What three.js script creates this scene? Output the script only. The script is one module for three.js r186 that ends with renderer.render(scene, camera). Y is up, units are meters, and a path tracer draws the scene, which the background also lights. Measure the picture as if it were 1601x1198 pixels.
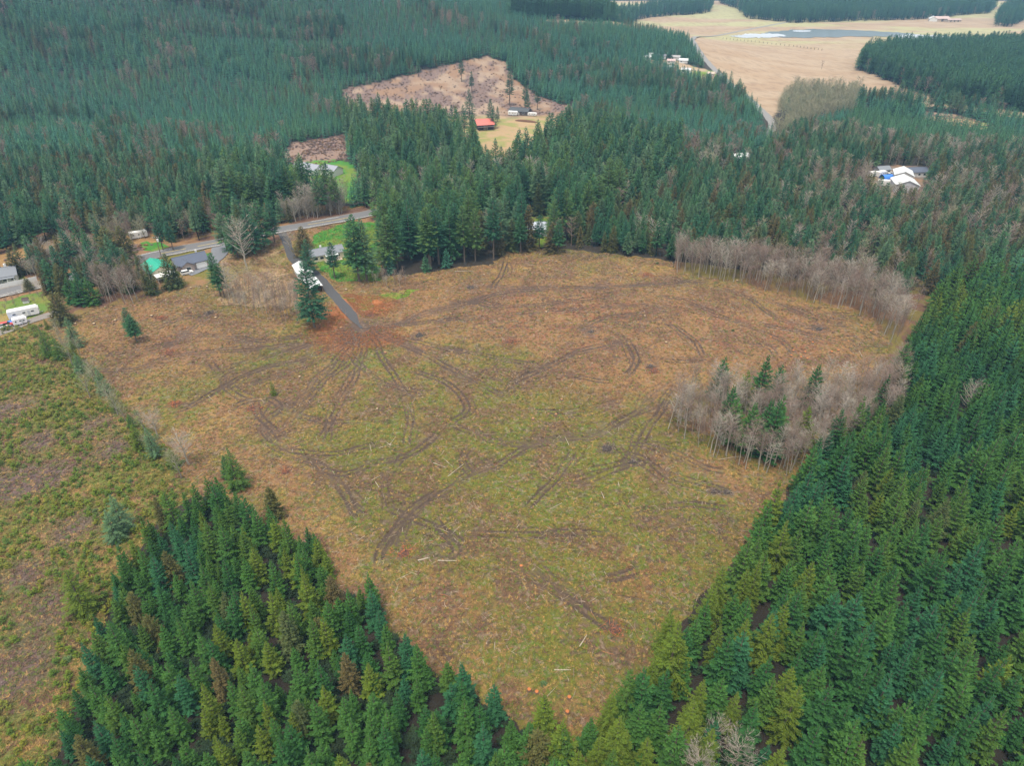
import * as THREE from 'three';
import { mergeGeometries } from 'three/addons/utils/BufferGeometryUtils.js';

// ---------------------------------------------------------------- camera, sky, sun, exposure
const scene = new THREE.Scene();
const camera = new THREE.PerspectiveCamera(58.7, 1601 / 1198, 1, 12000);
camera.position.set(0, 110, 0);
camera.lookAt(0, 110 - Math.tan(33 * Math.PI / 180) * 100, -100);
camera.updateMatrixWorld();

const renderer = new THREE.WebGLRenderer({ antialias: true });
renderer.toneMapping = THREE.LinearToneMapping;
renderer.toneMappingExposure = 2.7;
renderer.shadowMap.enabled = true;

{ // overcast sky: brighter overhead than at the horizon, the same all the way round
  const w = 64, h = 64, d = new Float32Array(w * h * 4);
  for (let j = 0; j < h; j++) for (let i = 0; i < w; i++) {
    const el = Math.max(0, Math.sin(((j + 0.5) / h - 0.5) * Math.PI));
    const L = 0.78 * (1 + 1.9 * el) / 2.9, o = (j * w + i) * 4;
    d[o] = L * 0.97; d[o + 1] = L * 0.985; d[o + 2] = L * 1.02; d[o + 3] = 1;
  }
  const t = new THREE.DataTexture(d, w, h, THREE.RGBAFormat, THREE.FloatType);
  t.mapping = THREE.EquirectangularReflectionMapping; t.magFilter = THREE.LinearFilter; t.needsUpdate = true;
  scene.background = t; scene.environment = t;
}
const sun = new THREE.DirectionalLight(0xfff2e0, 1.5);
sun.position.set(-70, 400, -20); sun.target.position.set(0, 0, -160);
sun.castShadow = true; sun.shadow.radius = 24;
Object.assign(sun.shadow.camera, { left: -400, right: 400, top: 400, bottom: -400, near: 1, far: 1500 });
sun.shadow.mapSize.set(4096, 4096);
scene.add(sun, sun.target);
scene.fog = new THREE.FogExp2(0x92c2e8, 0.00015);

// ---------------------------------------------------------------- helpers
function rng(seed) { let a = seed >>> 0; return () => { a = (a + 0x6D2B79F5) >>> 0; let t = a; t = Math.imul(t ^ (t >>> 15), t | 1); t ^= t + Math.imul(t ^ (t >>> 7), t | 61); return ((t ^ (t >>> 14)) >>> 0) / 4294967296; }; }
const TAB = new Float32Array(65536); { const r = rng(77); for (let i = 0; i < 65536; i++) TAB[i] = r(); }
function vn(x, y) { // value noise 0..1
  const xi = Math.floor(x), yi = Math.floor(y); let fx = x - xi, fy = y - yi; fx = fx * fx * (3 - 2 * fx); fy = fy * fy * (3 - 2 * fy);
  const a = (xi & 255), b = ((xi + 1) & 255), c = (yi & 255) << 8, d = ((yi + 1) & 255) << 8;
  const p = TAB[a | c], q = TAB[b | c], r = TAB[a | d], s = TAB[b | d];
  return (p + (q - p) * fx) * (1 - fy) + (r + (s - r) * fx) * fy;
}
const fbm = (x, y, n = 3) => { let s = 0, a = 0.5, t = 0; for (let i = 0; i < n; i++) { s += a * vn(x, y); t += a; a *= 0.5; x = x * 2.03 + 17.3; y = y * 2.03 + 9.1; } return s / t; };
const clamp = (v, a = 0, b = 1) => v < a ? a : v > b ? b : v;
const sst = (a, b, v) => { const t = clamp((v - a) / (b - a)); return t * t * (3 - 2 * t); };
const lerp = (a, b, t) => a + (b - a) * t;
function poly(pts) { const p = { pts, x0: 1e9, x1: -1e9, z0: 1e9, z1: -1e9 }; for (const [x, z] of pts) { p.x0 = Math.min(p.x0, x); p.x1 = Math.max(p.x1, x); p.z0 = Math.min(p.z0, z); p.z1 = Math.max(p.z1, z); } return p; }
function inside(p, x, z) {
  if (x < p.x0 || x > p.x1 || z < p.z0 || z > p.z1) return false;
  let r = false; const q = p.pts;
  for (let i = 0, j = q.length - 1; i < q.length; j = i++) { const [xi, zi] = q[i], [xj, zj] = q[j]; if ((zi > z) !== (zj > z) && x < (xj - xi) * (z - zi) / (zj - zi) + xi) r = !r; }
  return r;
}
function segDist(pts, x, z) { let b = 1e9; for (let i = 0; i + 1 < pts.length; i++) { const [ax, az] = pts[i], [bx, bz] = pts[i + 1], dx = bx - ax, dz = bz - az; const t = clamp(((x - ax) * dx + (z - az) * dz) / (dx * dx + dz * dz)); b = Math.min(b, Math.hypot(x - ax - t * dx, z - az - t * dz)); } return b; }
function smoothLine(pts, step = 2) { const c = new THREE.CatmullRomCurve3(pts.map(p => new THREE.Vector3(p[0], 0, p[1])), false, 'centripetal'); const n = Math.max(2, Math.round(c.getLength() / step)); return c.getSpacedPoints(n).map(v => [v.x, v.z]); }

// terrain: a level valley floor with a wooded ridge rising behind on one side
const SPINE = [[-900, -700, 105, 430], [-600, -860, 100, 430], [-350, -920, 82, 420], [-150, -920, 60, 400], [25, -880, 37, 330], [117, -830, 24, 240], [176, -780, 9, 160], [215, -710, 0, 120]];
function hill(x, z) {
  let best = 0;
  for (let i = 0; i + 1 < SPINE.length; i++) {
    const a = SPINE[i], b = SPINE[i + 1], dx = b[0] - a[0], dz = b[1] - a[1];
    const t = clamp(((x - a[0]) * dx + (z - a[1]) * dz) / (dx * dx + dz * dz)), d = Math.hypot(x - a[0] - t * dx, z - a[1] - t * dz);
    const h = a[2] + (b[2] - a[2]) * t, w = a[3] + (b[3] - a[3]) * t;
    if (d < w) best = Math.max(best, h * (Math.cos(Math.PI * d / w) + 1) / 2);
  }
  return best;
}
const groundY = (x, z) => hill(x, z) + (fbm(x / 45 + 3, z / 45, 2) - 0.5) * (1.6 - 1.45 * sst(-420, -600, z));

const used = {};
const numbered = n => { used[n] = (used[n] ?? -1) + 1; return used[n] ? `${n}_${String(used[n]).padStart(3, '0')}` : n; };
function shade(o) { o.traverse(m => { if (m.isMesh) { m.castShadow = true; m.receiveShadow = true; } }); return o; }
function thing(name, label, category, x, z, turn = 0, group, y) {
  const o = new THREE.Group(); o.name = numbered(name); o.position.set(x, y ?? groundY(x, z), z); o.rotation.y = turn;
  o.userData = { label, category }; if (group) o.userData.group = group; scene.add(o); return o;
}
function part(name, geo, m, parent) { const o = new THREE.Mesh(geo, m); o.name = name; o.castShadow = o.receiveShadow = true; parent.add(o); return o; }
function struct(name, geo, m) { const o = part(numbered(name), geo, m, scene); o.userData.kind = 'structure'; return o; }
const mat = (r, g, b, rough = 0.85, extra = {}) => new THREE.MeshStandardMaterial({ color: new THREE.Color().setRGB(r, g, b), roughness: rough, side: THREE.DoubleSide, ...extra });

class MB { // collects coloured triangles
  constructor() { this.p = []; this.c = []; }
  tri(a, b, c, col) { this.p.push(a[0], a[1], a[2], b[0], b[1], b[2], c[0], c[1], c[2]); for (let i = 0; i < 3; i++) this.c.push(col[0], col[1], col[2]); }
  quad(a, b, c, d, col) { this.tri(a, b, c, col); this.tri(a, c, d, col); }
  tube(pts, radii, n, col) { // pts: [[x,y,z]...]
    const rings = pts.map((p, i) => {
      const q = pts[Math.min(i + 1, pts.length - 1)], o = pts[Math.max(i - 1, 0)]; const d = new THREE.Vector3(q[0] - o[0], q[1] - o[1], q[2] - o[2]).normalize();
      const u = new THREE.Vector3(Math.abs(d.y) > 0.9 ? 1 : 0, Math.abs(d.y) > 0.9 ? 0 : 1, 0).cross(d).normalize(), v = d.clone().cross(u), R = [];
      for (let k = 0; k < n; k++) { const a = k / n * Math.PI * 2, c = Math.cos(a) * radii[i], s = Math.sin(a) * radii[i]; R.push([p[0] + u.x * c + v.x * s, p[1] + u.y * c + v.y * s, p[2] + u.z * c + v.z * s]); }
      return R;
    });
    for (let i = 0; i + 1 < rings.length; i++) for (let k = 0; k < n; k++) this.quad(rings[i][k], rings[i][(k + 1) % n], rings[i + 1][(k + 1) % n], rings[i + 1][k], col);
    return this;
  }
  geo() { const g = new THREE.BufferGeometry(); g.setAttribute('position', new THREE.Float32BufferAttribute(this.p, 3)); g.setAttribute('color', new THREE.Float32BufferAttribute(this.c, 3)); return g; }
}
const jit = (c, r, a) => { const k = 1 + (r() - 0.5) * 2 * a; return [c[0] * k * (1 + (r() - 0.5) * a * 0.7), c[1] * k, c[2] * k * (1 + (r() - 0.5) * a * 0.7)]; };

// ---------------------------------------------------------------- layout of the land (metres)
const CLEARING = poly([[-159.8,-202.7],[-148.4,-218.4],[-131.3,-228.9],[-115.4,-240.1],[-123.8,-273.6],[-101.7,-277.3],[-103.3,-292.5],[-77.3,-312.6],[-59.2,-299.8],[-50.6,-246],[-40.3,-247.2],[-7.9,-257.9],[-0.1,-275.1],[27,-273.6],[65.3,-261.2],[65.6,-249.7],[88.3,-240.7],[105.5,-226.7],[120.6,-217.9],[126.5,-209.6],[123.6,-193.9],[116,-178.3],[95.9,-152.1],[77.5,-136.2],[63.3,-118],[52.6,-106.6],[37.9,-90.7],[28.5,-80.3],[21.4,-71.2],[16.6,-63.1],[14.8,-56.9],[9.9,-55.9],[4.9,-61],[-0.1,-65.3],[-6.4,-69.3],[-13,-72.4],[-20.4,-78.9],[-26.5,-87.6],[-34.7,-92.4],[-42.1,-101.9],[-55,-109.6],[-64.4,-114.8],[-72.1,-118],[-92.2,-141.4],[-109,-159.1],[-126.8,-176.2],[-150.7,-196.1]]);
const SEEDLING_AREA = poly([[-197,-200.4],[-169.1,-207.3],[-143.5,-200.4],[-118.9,-178],[-100.8,-159.1],[-85.2,-142.8],[-70.9,-126.2],[-79.4,-115.2],[-80.1,-105.3],[-79.9,-94.7],[-77.6,-82.4],[-74.4,-69.4],[-72.9,-58.9],[-70.2,-49],[-91.1,-49],[-115.3,-81],[-135.2,-115.2]]);
const STAND_A = poly([[-71.8,-119.7],[-63.7,-115.3],[-54.9,-109.9],[-42.1,-102.7],[-34.6,-92.3],[-26.4,-87.8],[-20.3,-78.8],[-13,-72.3],[-6.4,-69.5],[-0.1,-65.2],[4.4,-61.6],[7.6,-57.3],[8.4,-54.4],[8.3,-41.1],[-71.4,-41.1],[-72.4,-53.5],[-71.7,-60.4],[-73,-68.1],[-76.5,-79.5],[-78.1,-90.6],[-79.4,-103.6],[-76.7,-111.1]]);
const STAND_B = poly([[135.9,-200.1],[111.1,-168],[92.4,-146.1],[76.8,-133.5],[61.8,-115],[50.6,-103.5],[37.2,-88.9],[28.1,-79.4],[21.5,-69.7],[17.3,-62.4],[15.7,-57.7],[13.1,-40.7],[82.1,-40.7],[237,-237.6],[165.9,-237.6]]);
const ALDER_R = poly([[39.8,-148.7],[49,-159.7],[73.7,-162.9],[98.5,-164.9],[118.7,-178],[105.9,-152.8],[76.4,-131],[67.9,-127.2],[59.9,-129.1],[50.2,-134.5]]);
const ALDER_T = poly([[63.3,-248.5],[76.6,-243],[91.5,-234.9],[104.9,-225.1],[119.6,-215.4],[124.7,-206.8],[122.5,-189.8],[137,-207.3],[135.7,-223.5],[121.6,-237.8],[100.8,-249.1],[77.8,-258.6],[66.8,-261.9]]);
const ALDER_L = poly([[-103.1,-220.4],[-101.2,-234.4],[-77.4,-226.2],[-70.9,-209.6],[-78.3,-204.5],[-91.4,-211.5]]);
const ALDER_G = poly([[-157.8,-236.6],[-140.2,-240.7],[-132.5,-232.1],[-137.5,-219.4],[-148.3,-220.4]]);
const ALDER_S = poly([[-55.4,-240.7],[-43.6,-244.2],[-38.7,-238.9],[-47.9,-232.1]]);
const CUT = poly([[-140.7,-605.9],[-109.1,-625.6],[-58.1,-672.8],[-24.4,-705.1],[-6.2,-694.1],[-0.3,-656.5],[18.4,-606],[47.4,-566.4],[47.5,-505.5],[35.7,-464.6],[16.2,-447.9],[-0.2,-398.1],[-11.6,-380.3],[-20.9,-398.1],[-23.6,-441.5],[-48.5,-486.2],[-71.9,-497.6],[-111.6,-517.7],[-128.6,-556.5]]);
const CUT2 = poly([[-140.3,-420.3],[-143.1,-454.5],[-112.9,-478.8],[-100.7,-429.2],[-101,-411.8],[-122.2,-398.1]]);
const LAWN_FAR = poly([[-131.1,-398.1],[-121.2,-409],[-101.9,-416],[-90.9,-400.8],[-85.4,-381.5],[-80.6,-350.6],[-81.6,-334.1],[-97.4,-340.1],[-116,-354.9]]);
const LAWN_MID = poly([[-89.5,-290.1],[-76.4,-308.2],[-62.4,-304.8],[-54.4,-263.2],[-51.5,-242.4],[-66.3,-240.1],[-73.7,-248.5],[-78.9,-256.7],[-85.8,-266.6],[-84.4,-273.6]]);
const LAWN_RV = poly([[-197.7,-220.4],[-181.9,-224.6],[-174.9,-231],[-165.8,-222.5],[-162.3,-215.4],[-164.8,-212],[-169.8,-204.9],[-181.2,-196.1]]);
const LAWN_SIDE = poly([[-62.2,-227.2],[-56.3,-225.6],[-36.2,-234.4],[-36.7,-229.9],[-52.4,-217.4],[-56.9,-219.4]]);
const LAWN_ROAD = poly([[-160.5,-280.9],[-153.4,-282.4],[-146.9,-275.1],[-151,-270.8],[-156,-272.2]]);
const LAWN_GARAGE = poly([[-143,-258.6],[-138.7,-263.9],[-133.5,-267.3],[-126.3,-269.4],[-123.7,-263.9],[-126.9,-261.2],[-134.5,-259.9],[-138.3,-254.7]]);
const DRYGRASS = poly([[-115.8,-241.3],[-120,-263.2],[-119.2,-272.2],[-101.1,-275.1],[-96,-266.6],[-87.9,-247.2],[-79.6,-234.4],[-73.9,-219.4],[-87.1,-219.4],[-105,-221.5]]);
const MEADOW = poly([[-223.6,-258.6],[-203.7,-278],[-175.1,-287],[-158.8,-291.7],[-152.6,-283.9],[-155.7,-272.2],[-179.7,-263.9],[-199.3,-244.8],[-209.5,-237.8]]);
const VALLEY = poly([[168.1,-873.3],[196.9,-841.4],[187.1,-729.6],[195.2,-704.8],[196.2,-642.5],[193.1,-574.9],[189,-521.9],[241.4,-626.3],[292.7,-617.6],[317.7,-579.9],[374.1,-530.5],[602.8,-517.7],[1808.1,-1695.8],[-56.4,-1695.8],[-0.4,-867.5],[68.7,-826.7],[114.1,-856.9]]);
const ISLAND_WOOD = poly([[351.1,-758.3],[350,-676.4],[344.8,-587.6],[393.6,-546.1],[576.8,-539.3],[966.6,-952.1],[611.3,-898.4],[525,-881.8],[442.3,-865.7],[380.4,-811.1]]);
const FAR_WOOD_R = poly([[437.6,-1668.1],[429.4,-1488.9],[395.9,-1296.7],[447.7,-1222.3],[619.7,-1263.8],[669.2,-1274.6],[727.1,-1308],[785.7,-1355.3],[858.3,-1392.9],[936.9,-1503.7],[952.5,-1598.4],[974.5,-1668.1]]);
const FAR_WOOD_E = poly([[737.8,-1174],[820.5,-1308],[934,-1460.2],[1021.7,-1549.6],[1327.3,-1615.3],[1085.5,-1308],[841.5,-1263.8],[758.6,-1164.7]]);
const FAR_WOOD_L = poly([[-72.2,-875.7],[421.4,-1686.5],[402.8,-1565.6],[357.7,-1405.9],[322.3,-1367.6],[266.7,-1343.2],[213.1,-1285.5],[100.5,-864.1],[42.5,-860],[-66.6,-797.1]]);
const CABIN_LOT = poly([[123.8,-718.5],[160.5,-722.3],[173,-707.1],[196.5,-694.9],[177.6,-644.7],[157.8,-670.1],[144,-698.5]]);
const YARD_LOT = poly([[200.5,-390.3],[222.9,-400.8],[238.6,-398.1],[214,-348.4],[195.9,-330.2],[183.4,-334.1],[186.2,-352.7]]);
const GAP_LOT = poly([[3.5,-313.5],[19.9,-315.3],[17.1,-282.4],[13.6,-276.5],[8.6,-275.1],[4.9,-280.9]]);
const SMALL_LOT = poly([[131.4,-423.2],[145.4,-420.3],[137.3,-398.1],[125.5,-398.1]]);
const HOUSE_LOT = poly([[-216.7,-248.5],[-197.6,-253.5],[-186.9,-242.4],[-180,-238.9],[-200.6,-224.6]]);
const SHOP_LOT = poly([[-150,-253.5],[-149.1,-265.3],[-126.4,-280.9],[-117.8,-272.2],[-117.7,-256.7],[-113.7,-238.9],[-132.5,-234.4],[-145.5,-243.6]]);
const BROWN_R = poly([[311.8,-557.8],[336.4,-539.3],[342.6,-501.5],[326.8,-489.9],[301.3,-517.7]]);
const GREY_STAND = poly([[201.1,-592.9],[237.5,-614.8],[289.1,-609.2],[253.7,-534.9],[203.3,-488],[167.4,-441.5],[170.7,-488]]);
const YOUNG_R = poly([[262.3,-557.8],[289.9,-513.6],[324.6,-486.2],[345,-469.9],[313.4,-420.3],[240.6,-438.4],[219.3,-475.2]]);
const MATURE = poly([[-61.4,-246],[-75.3,-352.7],[-128.6,-528.1],[-25.8,-488],[-20.3,-394.2],[-3.8,-385.3],[43.8,-488],[103.8,-436.8],[84.4,-358.2],[48.9,-318],[13.4,-272.2],[-7.9,-258.6]]);
const MATURE_L = poly([[-142.7,-318],[-163.4,-369.6],[-146.8,-394.2],[-126.8,-375.5],[-115.4,-352.7],[-96.9,-338.1],[-81.2,-332.2],[-78.3,-318],[-107.3,-306.5],[-126,-309.1]]);
const MIXED_R = poly([[64.5,-250.3],[-0.1,-273.6],[14.8,-309.1],[48.9,-318],[85.1,-361.5],[105.8,-436.8],[146.9,-407.6],[193.6,-488],[221.4,-469.9],[309.8,-414.6],[213.3,-263.2],[152.5,-224.6],[126,-209.6],[106.3,-228.9]]);
const ROADSIDE = poly([[-211.8,-241.3],[-213.1,-266.6],[-209,-287],[-165.3,-303.1],[-144.6,-327.3],[-136.5,-309.1],[-157.4,-291.7],[-202,-275.1]]);

const ROAD = smoothLine([[-207.4,-208.7],[-197.7,-220.4],[-189.6,-229.4],[-179.6,-236.6],[-166.4,-248.5],[-150.9,-264.6],[-136.5,-275.1],[-126.6,-281.7],[-118.9,-287.8],[-94.5,-303.1],[-78.6,-311.7],[-62.1,-321.7],[-32.1,-334.1],[-0.2,-352.7]], 4);
const ROAD_R = smoothLine([[172.5,-471.6],[186.8,-513.6],[193.9,-577.4],[196.8,-624],[193.1,-675.8],[190.6,-711.8],[189.6,-755.9],[201.5,-849],[265.7,-1020.4],[335,-1112],[448.5,-1242.7]], 6);
const LANE_RV = smoothLine([[-179.5,-193.5],[-171.1,-200],[-166.6,-206.8],[-162.7,-211.5],[-158.7,-216.4]], 2);
const DRIVE = smoothLine([[-104,-294.9],[-99.6,-285.5],[-94.7,-273.6],[-91.1,-265.3],[-86.9,-258.6],[-81.5,-253.5],[-76.1,-246],[-69.7,-235.5],[-62.1,-222.5],[-56.6,-213.5],[-53.3,-207.7],[-50.9,-204]], 1.5);
const DRIVE_FORK = smoothLine([[-90.7,-263.9],[-86.9,-262.6],[-83.6,-263.9]], 1.5);
const DRIVE_SHOP = smoothLine([[-123.8,-282.4],[-124.5,-276.5],[-123,-269.4],[-122.7,-261.2],[-125,-253.5],[-128.1,-248.5]], 1.5);
const DRIVE_RED = smoothLine([[-24.4,-488],[-17.4,-475.2],[-4.9,-517.7],[6.9,-530.5]], 4);
const ROADS = [[ROAD, 4.6], [ROAD_R, 4], [LANE_RV, 2.6], [DRIVE, 2.4], [DRIVE_FORK, 3.4], [DRIVE_SHOP, 4]];
const roadDist = (x, z) => { let b = 1e9; for (const [p, w] of ROADS) b = Math.min(b, segDist(p, x, z) - w); return b; };

// machine tracks pressed into the clearing: [points, half gauge, strength]
const J = [-50.6,-202.7];
const TRACKS = [
  [[-50.6,-202.7],[-56.4,-193.5],[-66.2,-183],[-77.6,-177.7],[-86.6,-166],[-91,-158.1],[-95.2,-155.6]], [[-50.4,-201.8],[-65,-193.5],[-88.3,-189.8],[-101.8,-185.3],[-109.8,-181.8],[-114.8,-178],[-128.4,-176.2]], [[-103.7,-218.9],[-107.9,-204.5],[-111.1,-191],[-112.5,-188.1]],
  [[-51.5,-200.4],[-54.2,-189],[-57.2,-175.5],[-59.8,-167],[-65.5,-158.1],[-67.9,-152.2],[-64.4,-144.1],[-56.9,-137.9],[-48.4,-132.5],[-39.6,-121.4],[-35.3,-115.2]], [[-79.8,-155.6],[-76.4,-160],[-69.4,-161],[-65.3,-156.8],[-67,-152.2]], [[-73.9,-161.6],[-70.5,-154.4],[-65,-148.4],[-58.4,-141.4]],
  [[-48.7,-202.7],[-42.4,-198.2],[-27.6,-186.9],[-17.3,-176.6],[-7.8,-167],[-1.4,-162.3]], [[-47.4,-201.3],[-33.3,-191.8],[-19.8,-179.2],[-7.6,-168.3]], [[-48.9,-204],[-42,-205.9],[-32,-213.9],[-15.9,-222.5],[-6.5,-229.4],[8,-233.2],[20.8,-234.4]], [[-43.5,-204],[-25.2,-218.4],[-9.5,-225.6]],
  [[-13.2,-235.5],[4.7,-235.5],[16.1,-235.5],[30.9,-236.1],[49.1,-238.3],[62.8,-240.7],[76.2,-241.3]], [[-1.9,-161.6],[-0.1,-168.3],[8.5,-176.6],[16.7,-183],[27,-191],[37.5,-195.6]], [[-27.4,-102],[-25.5,-108.7],[-22.5,-115.6],[-17,-122.1],[-10.8,-128.4],[-3.3,-132.5],[4.4,-139.5],[11.2,-143.3],[20.5,-144.1],[28.1,-149.9],[35.9,-155],[41.6,-162.6],[51.6,-171.8]],
  [[-42.6,-128.4],[-37.8,-131.8],[-30.2,-134.3],[-25.1,-137.9],[-19.3,-147]], [[-43.6,-125.8],[-36.1,-117.1],[-32.1,-113.5]], [[-21.4,-115.2],[-25.5,-109.1],[-28,-103.2],[-27.6,-98.4]], [[-27.9,-115.6],[-22.9,-107.7],[-19.5,-105.3]], [[3,-99.1],[7,-95],[12.7,-88.6],[16.6,-85],[21,-81.6]],
  [[17.6,-94.5],[22,-95.5],[28.2,-97.9]], [[-18.3,-113.7],[-11.7,-102.7],[-14.9,-99.8]], [[51.9,-228.9],[60.7,-225.6],[70.1,-215.4],[78.3,-209.1],[84.7,-201.3],[88.4,-196.9],[89.4,-185.7]], [[62.1,-244.8],[75.4,-237.2],[88.9,-227.8],[95.4,-223],[101.3,-215.4],[107.4,-207.3],[115.6,-205.9]],
  [[85.4,-229.4],[94.7,-209.1],[107.6,-204.5],[117,-204]], [[111.2,-215.4],[121.2,-213.9]], [[73,-193.9],[83,-191],[83.2,-185.3]], [[25.1,-145],[27.2,-138.7],[32.4,-134.8],[37.7,-128.6],[44.2,-125.8],[53,-121.2]], [[-51.3,-126.9],[-47.7,-129.3],[-41,-128.4],[-33.9,-133]], [[-50.1,-127.2],[-41.6,-123.9],[-36.1,-115.2],[-32.3,-112.7]],
  [[-14.2,-107.5],[-0.1,-107.9],[11.2,-107.7],[21.1,-107.5]], [[38.7,-194.8],[37.4,-180.3],[33,-172.9]], [[39.8,-183],[53.7,-181.8],[62.6,-183.8]], [[28.5,-141.9],[38,-138.7],[46.2,-131],[53.3,-128.1]], [[-29.8,-117.3],[-23.3,-112.7],[-14.2,-107.5],[-9.7,-103]], [[-68.3,-169],[-69.2,-159.7],[-69.8,-149.9]],
  [[-1.5,-270.1],[-2.7,-253.5],[-7.3,-232.7]], [[-130.7,-183.8],[-119.4,-189.8],[-105.4,-196.1]], [[-122.1,-200.4],[-115.2,-209.6],[-105.5,-213.5]], [[84,-209.6],[98.4,-200.4],[109.8,-191.8]], [[12.2,-123.9],[25.3,-129.8],[38.6,-133.5]], [[-31.5,-178],[-19,-169],[-12.6,-155.9],[-17.4,-148.4]], [[3.5,-155.9],[17.8,-155.9],[32.8,-160.7]], [[-53.6,-189.8],[-43,-176.2],[-30,-165.6],[-18.6,-163.9]],
  [[-50.2,-200.4],[-51.3,-183.8],[-56.9,-169]], [[-59.6,-138.7],[-46.1,-137.4],[-33.6,-141.4]], [[29.3,-115.2],[41.5,-117.3],[51.3,-115.2]], [[-10,-138.7],[-13.1,-134.8],[-10.3,-127.4]], [[58.3,-219.4],[44.9,-214.4],[30.9,-209.6],[21.3,-200.4]], [[-51.3,-199.5],[-60.4,-183.8],[-69.8,-174.4],[-79.6,-169]], [[-52,-198.7],[-55.1,-178],[-58.2,-159.1],[-62,-147]], [[-49,-198.7],[-46.9,-176.2],[-48.4,-155.9],[-50.4,-141.4]], [[-48.3,-200.4],[-37.7,-179.9],[-28.7,-155.9],[-26.6,-138.7]], [[-53,-202.7],[-75.9,-196.1],[-97.8,-198.2],[-115.7,-200.4]], [[-53.8,-201.3],[-77,-185.7],[-90.4,-172.6]], [[-45.4,-202.2],[-25,-191.8],[-4.1,-183.8],[15.4,-174.4],[30.2,-169]], [[-45.8,-204.9],[-22.2,-209.6],[4.4,-214.4],[31.9,-219.4],[59.6,-220.4]], [[-23.4,-224.6],[-0.1,-219.4],[23.2,-224.6],[47.2,-228.9]], [[-26.6,-138.7],[-30.8,-123.9],[-27.7,-113.1]], [[-17.5,-149.9],[-3.4,-141.4],[10,-141.4]], [[49.1,-169],[38.2,-149.9],[33,-138.7],[25.1,-128.6]], [[16.5,-138.7],[9.2,-123.9],[2.9,-115.2]], [[53,-209.6],[58.9,-196.1],[60.2,-183.8]], [[-60.9,-155.9],[-48.9,-149.9],[-35.2,-151.4]], [[-94.5,-183.8],[-83.4,-169],[-73.5,-161.6]],
].map(p => smoothLine(p, 0.25));

// ---------------------------------------------------------------- ground colours and relief
const HEAPS = [[[-30.7,-198.7], 3], [[-23.1,-102.3], 3], [[-73.1,-156.8], 3], [[-95.8,-158.7], 2], [[-109.1,-186.9], 3], [[24.3,-137.9], 3.4], [[30.5,-133], 2.5], [[42.9,-176.9], 2.6], [[26.4,-200.4], 3], [[47.8,-121.7], 1.8], [[50.8,-121.4], 1.8], [[-106.3,-214.4], 2.4], [[-121.5,-211], 2], [[-55.9,-129.3], 3], [[-15.8,-235.5], 4], [[-0.1,-193.9], 3], [[103.5,-202.7], 4], [[19.4,-83.1], 4], [[52.6,-247.2], 3], [[-23.2,-112.1], 7], [[37.7,-128.6], 8], [[47.6,-123.9], 8], [[-14,-105.3], 4], [[-51.9,-202.7], 7], [[-66.4,-191.8], 4]];
const OV = { x0: -230, x1: 230, z0: -332, z1: -24 }, ON = 2048, OX = 4096; // the near ground, drawn finely
const mudMap = new Float32Array(OX * ON), rutMap = new Float32Array(OX * ON);
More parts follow.
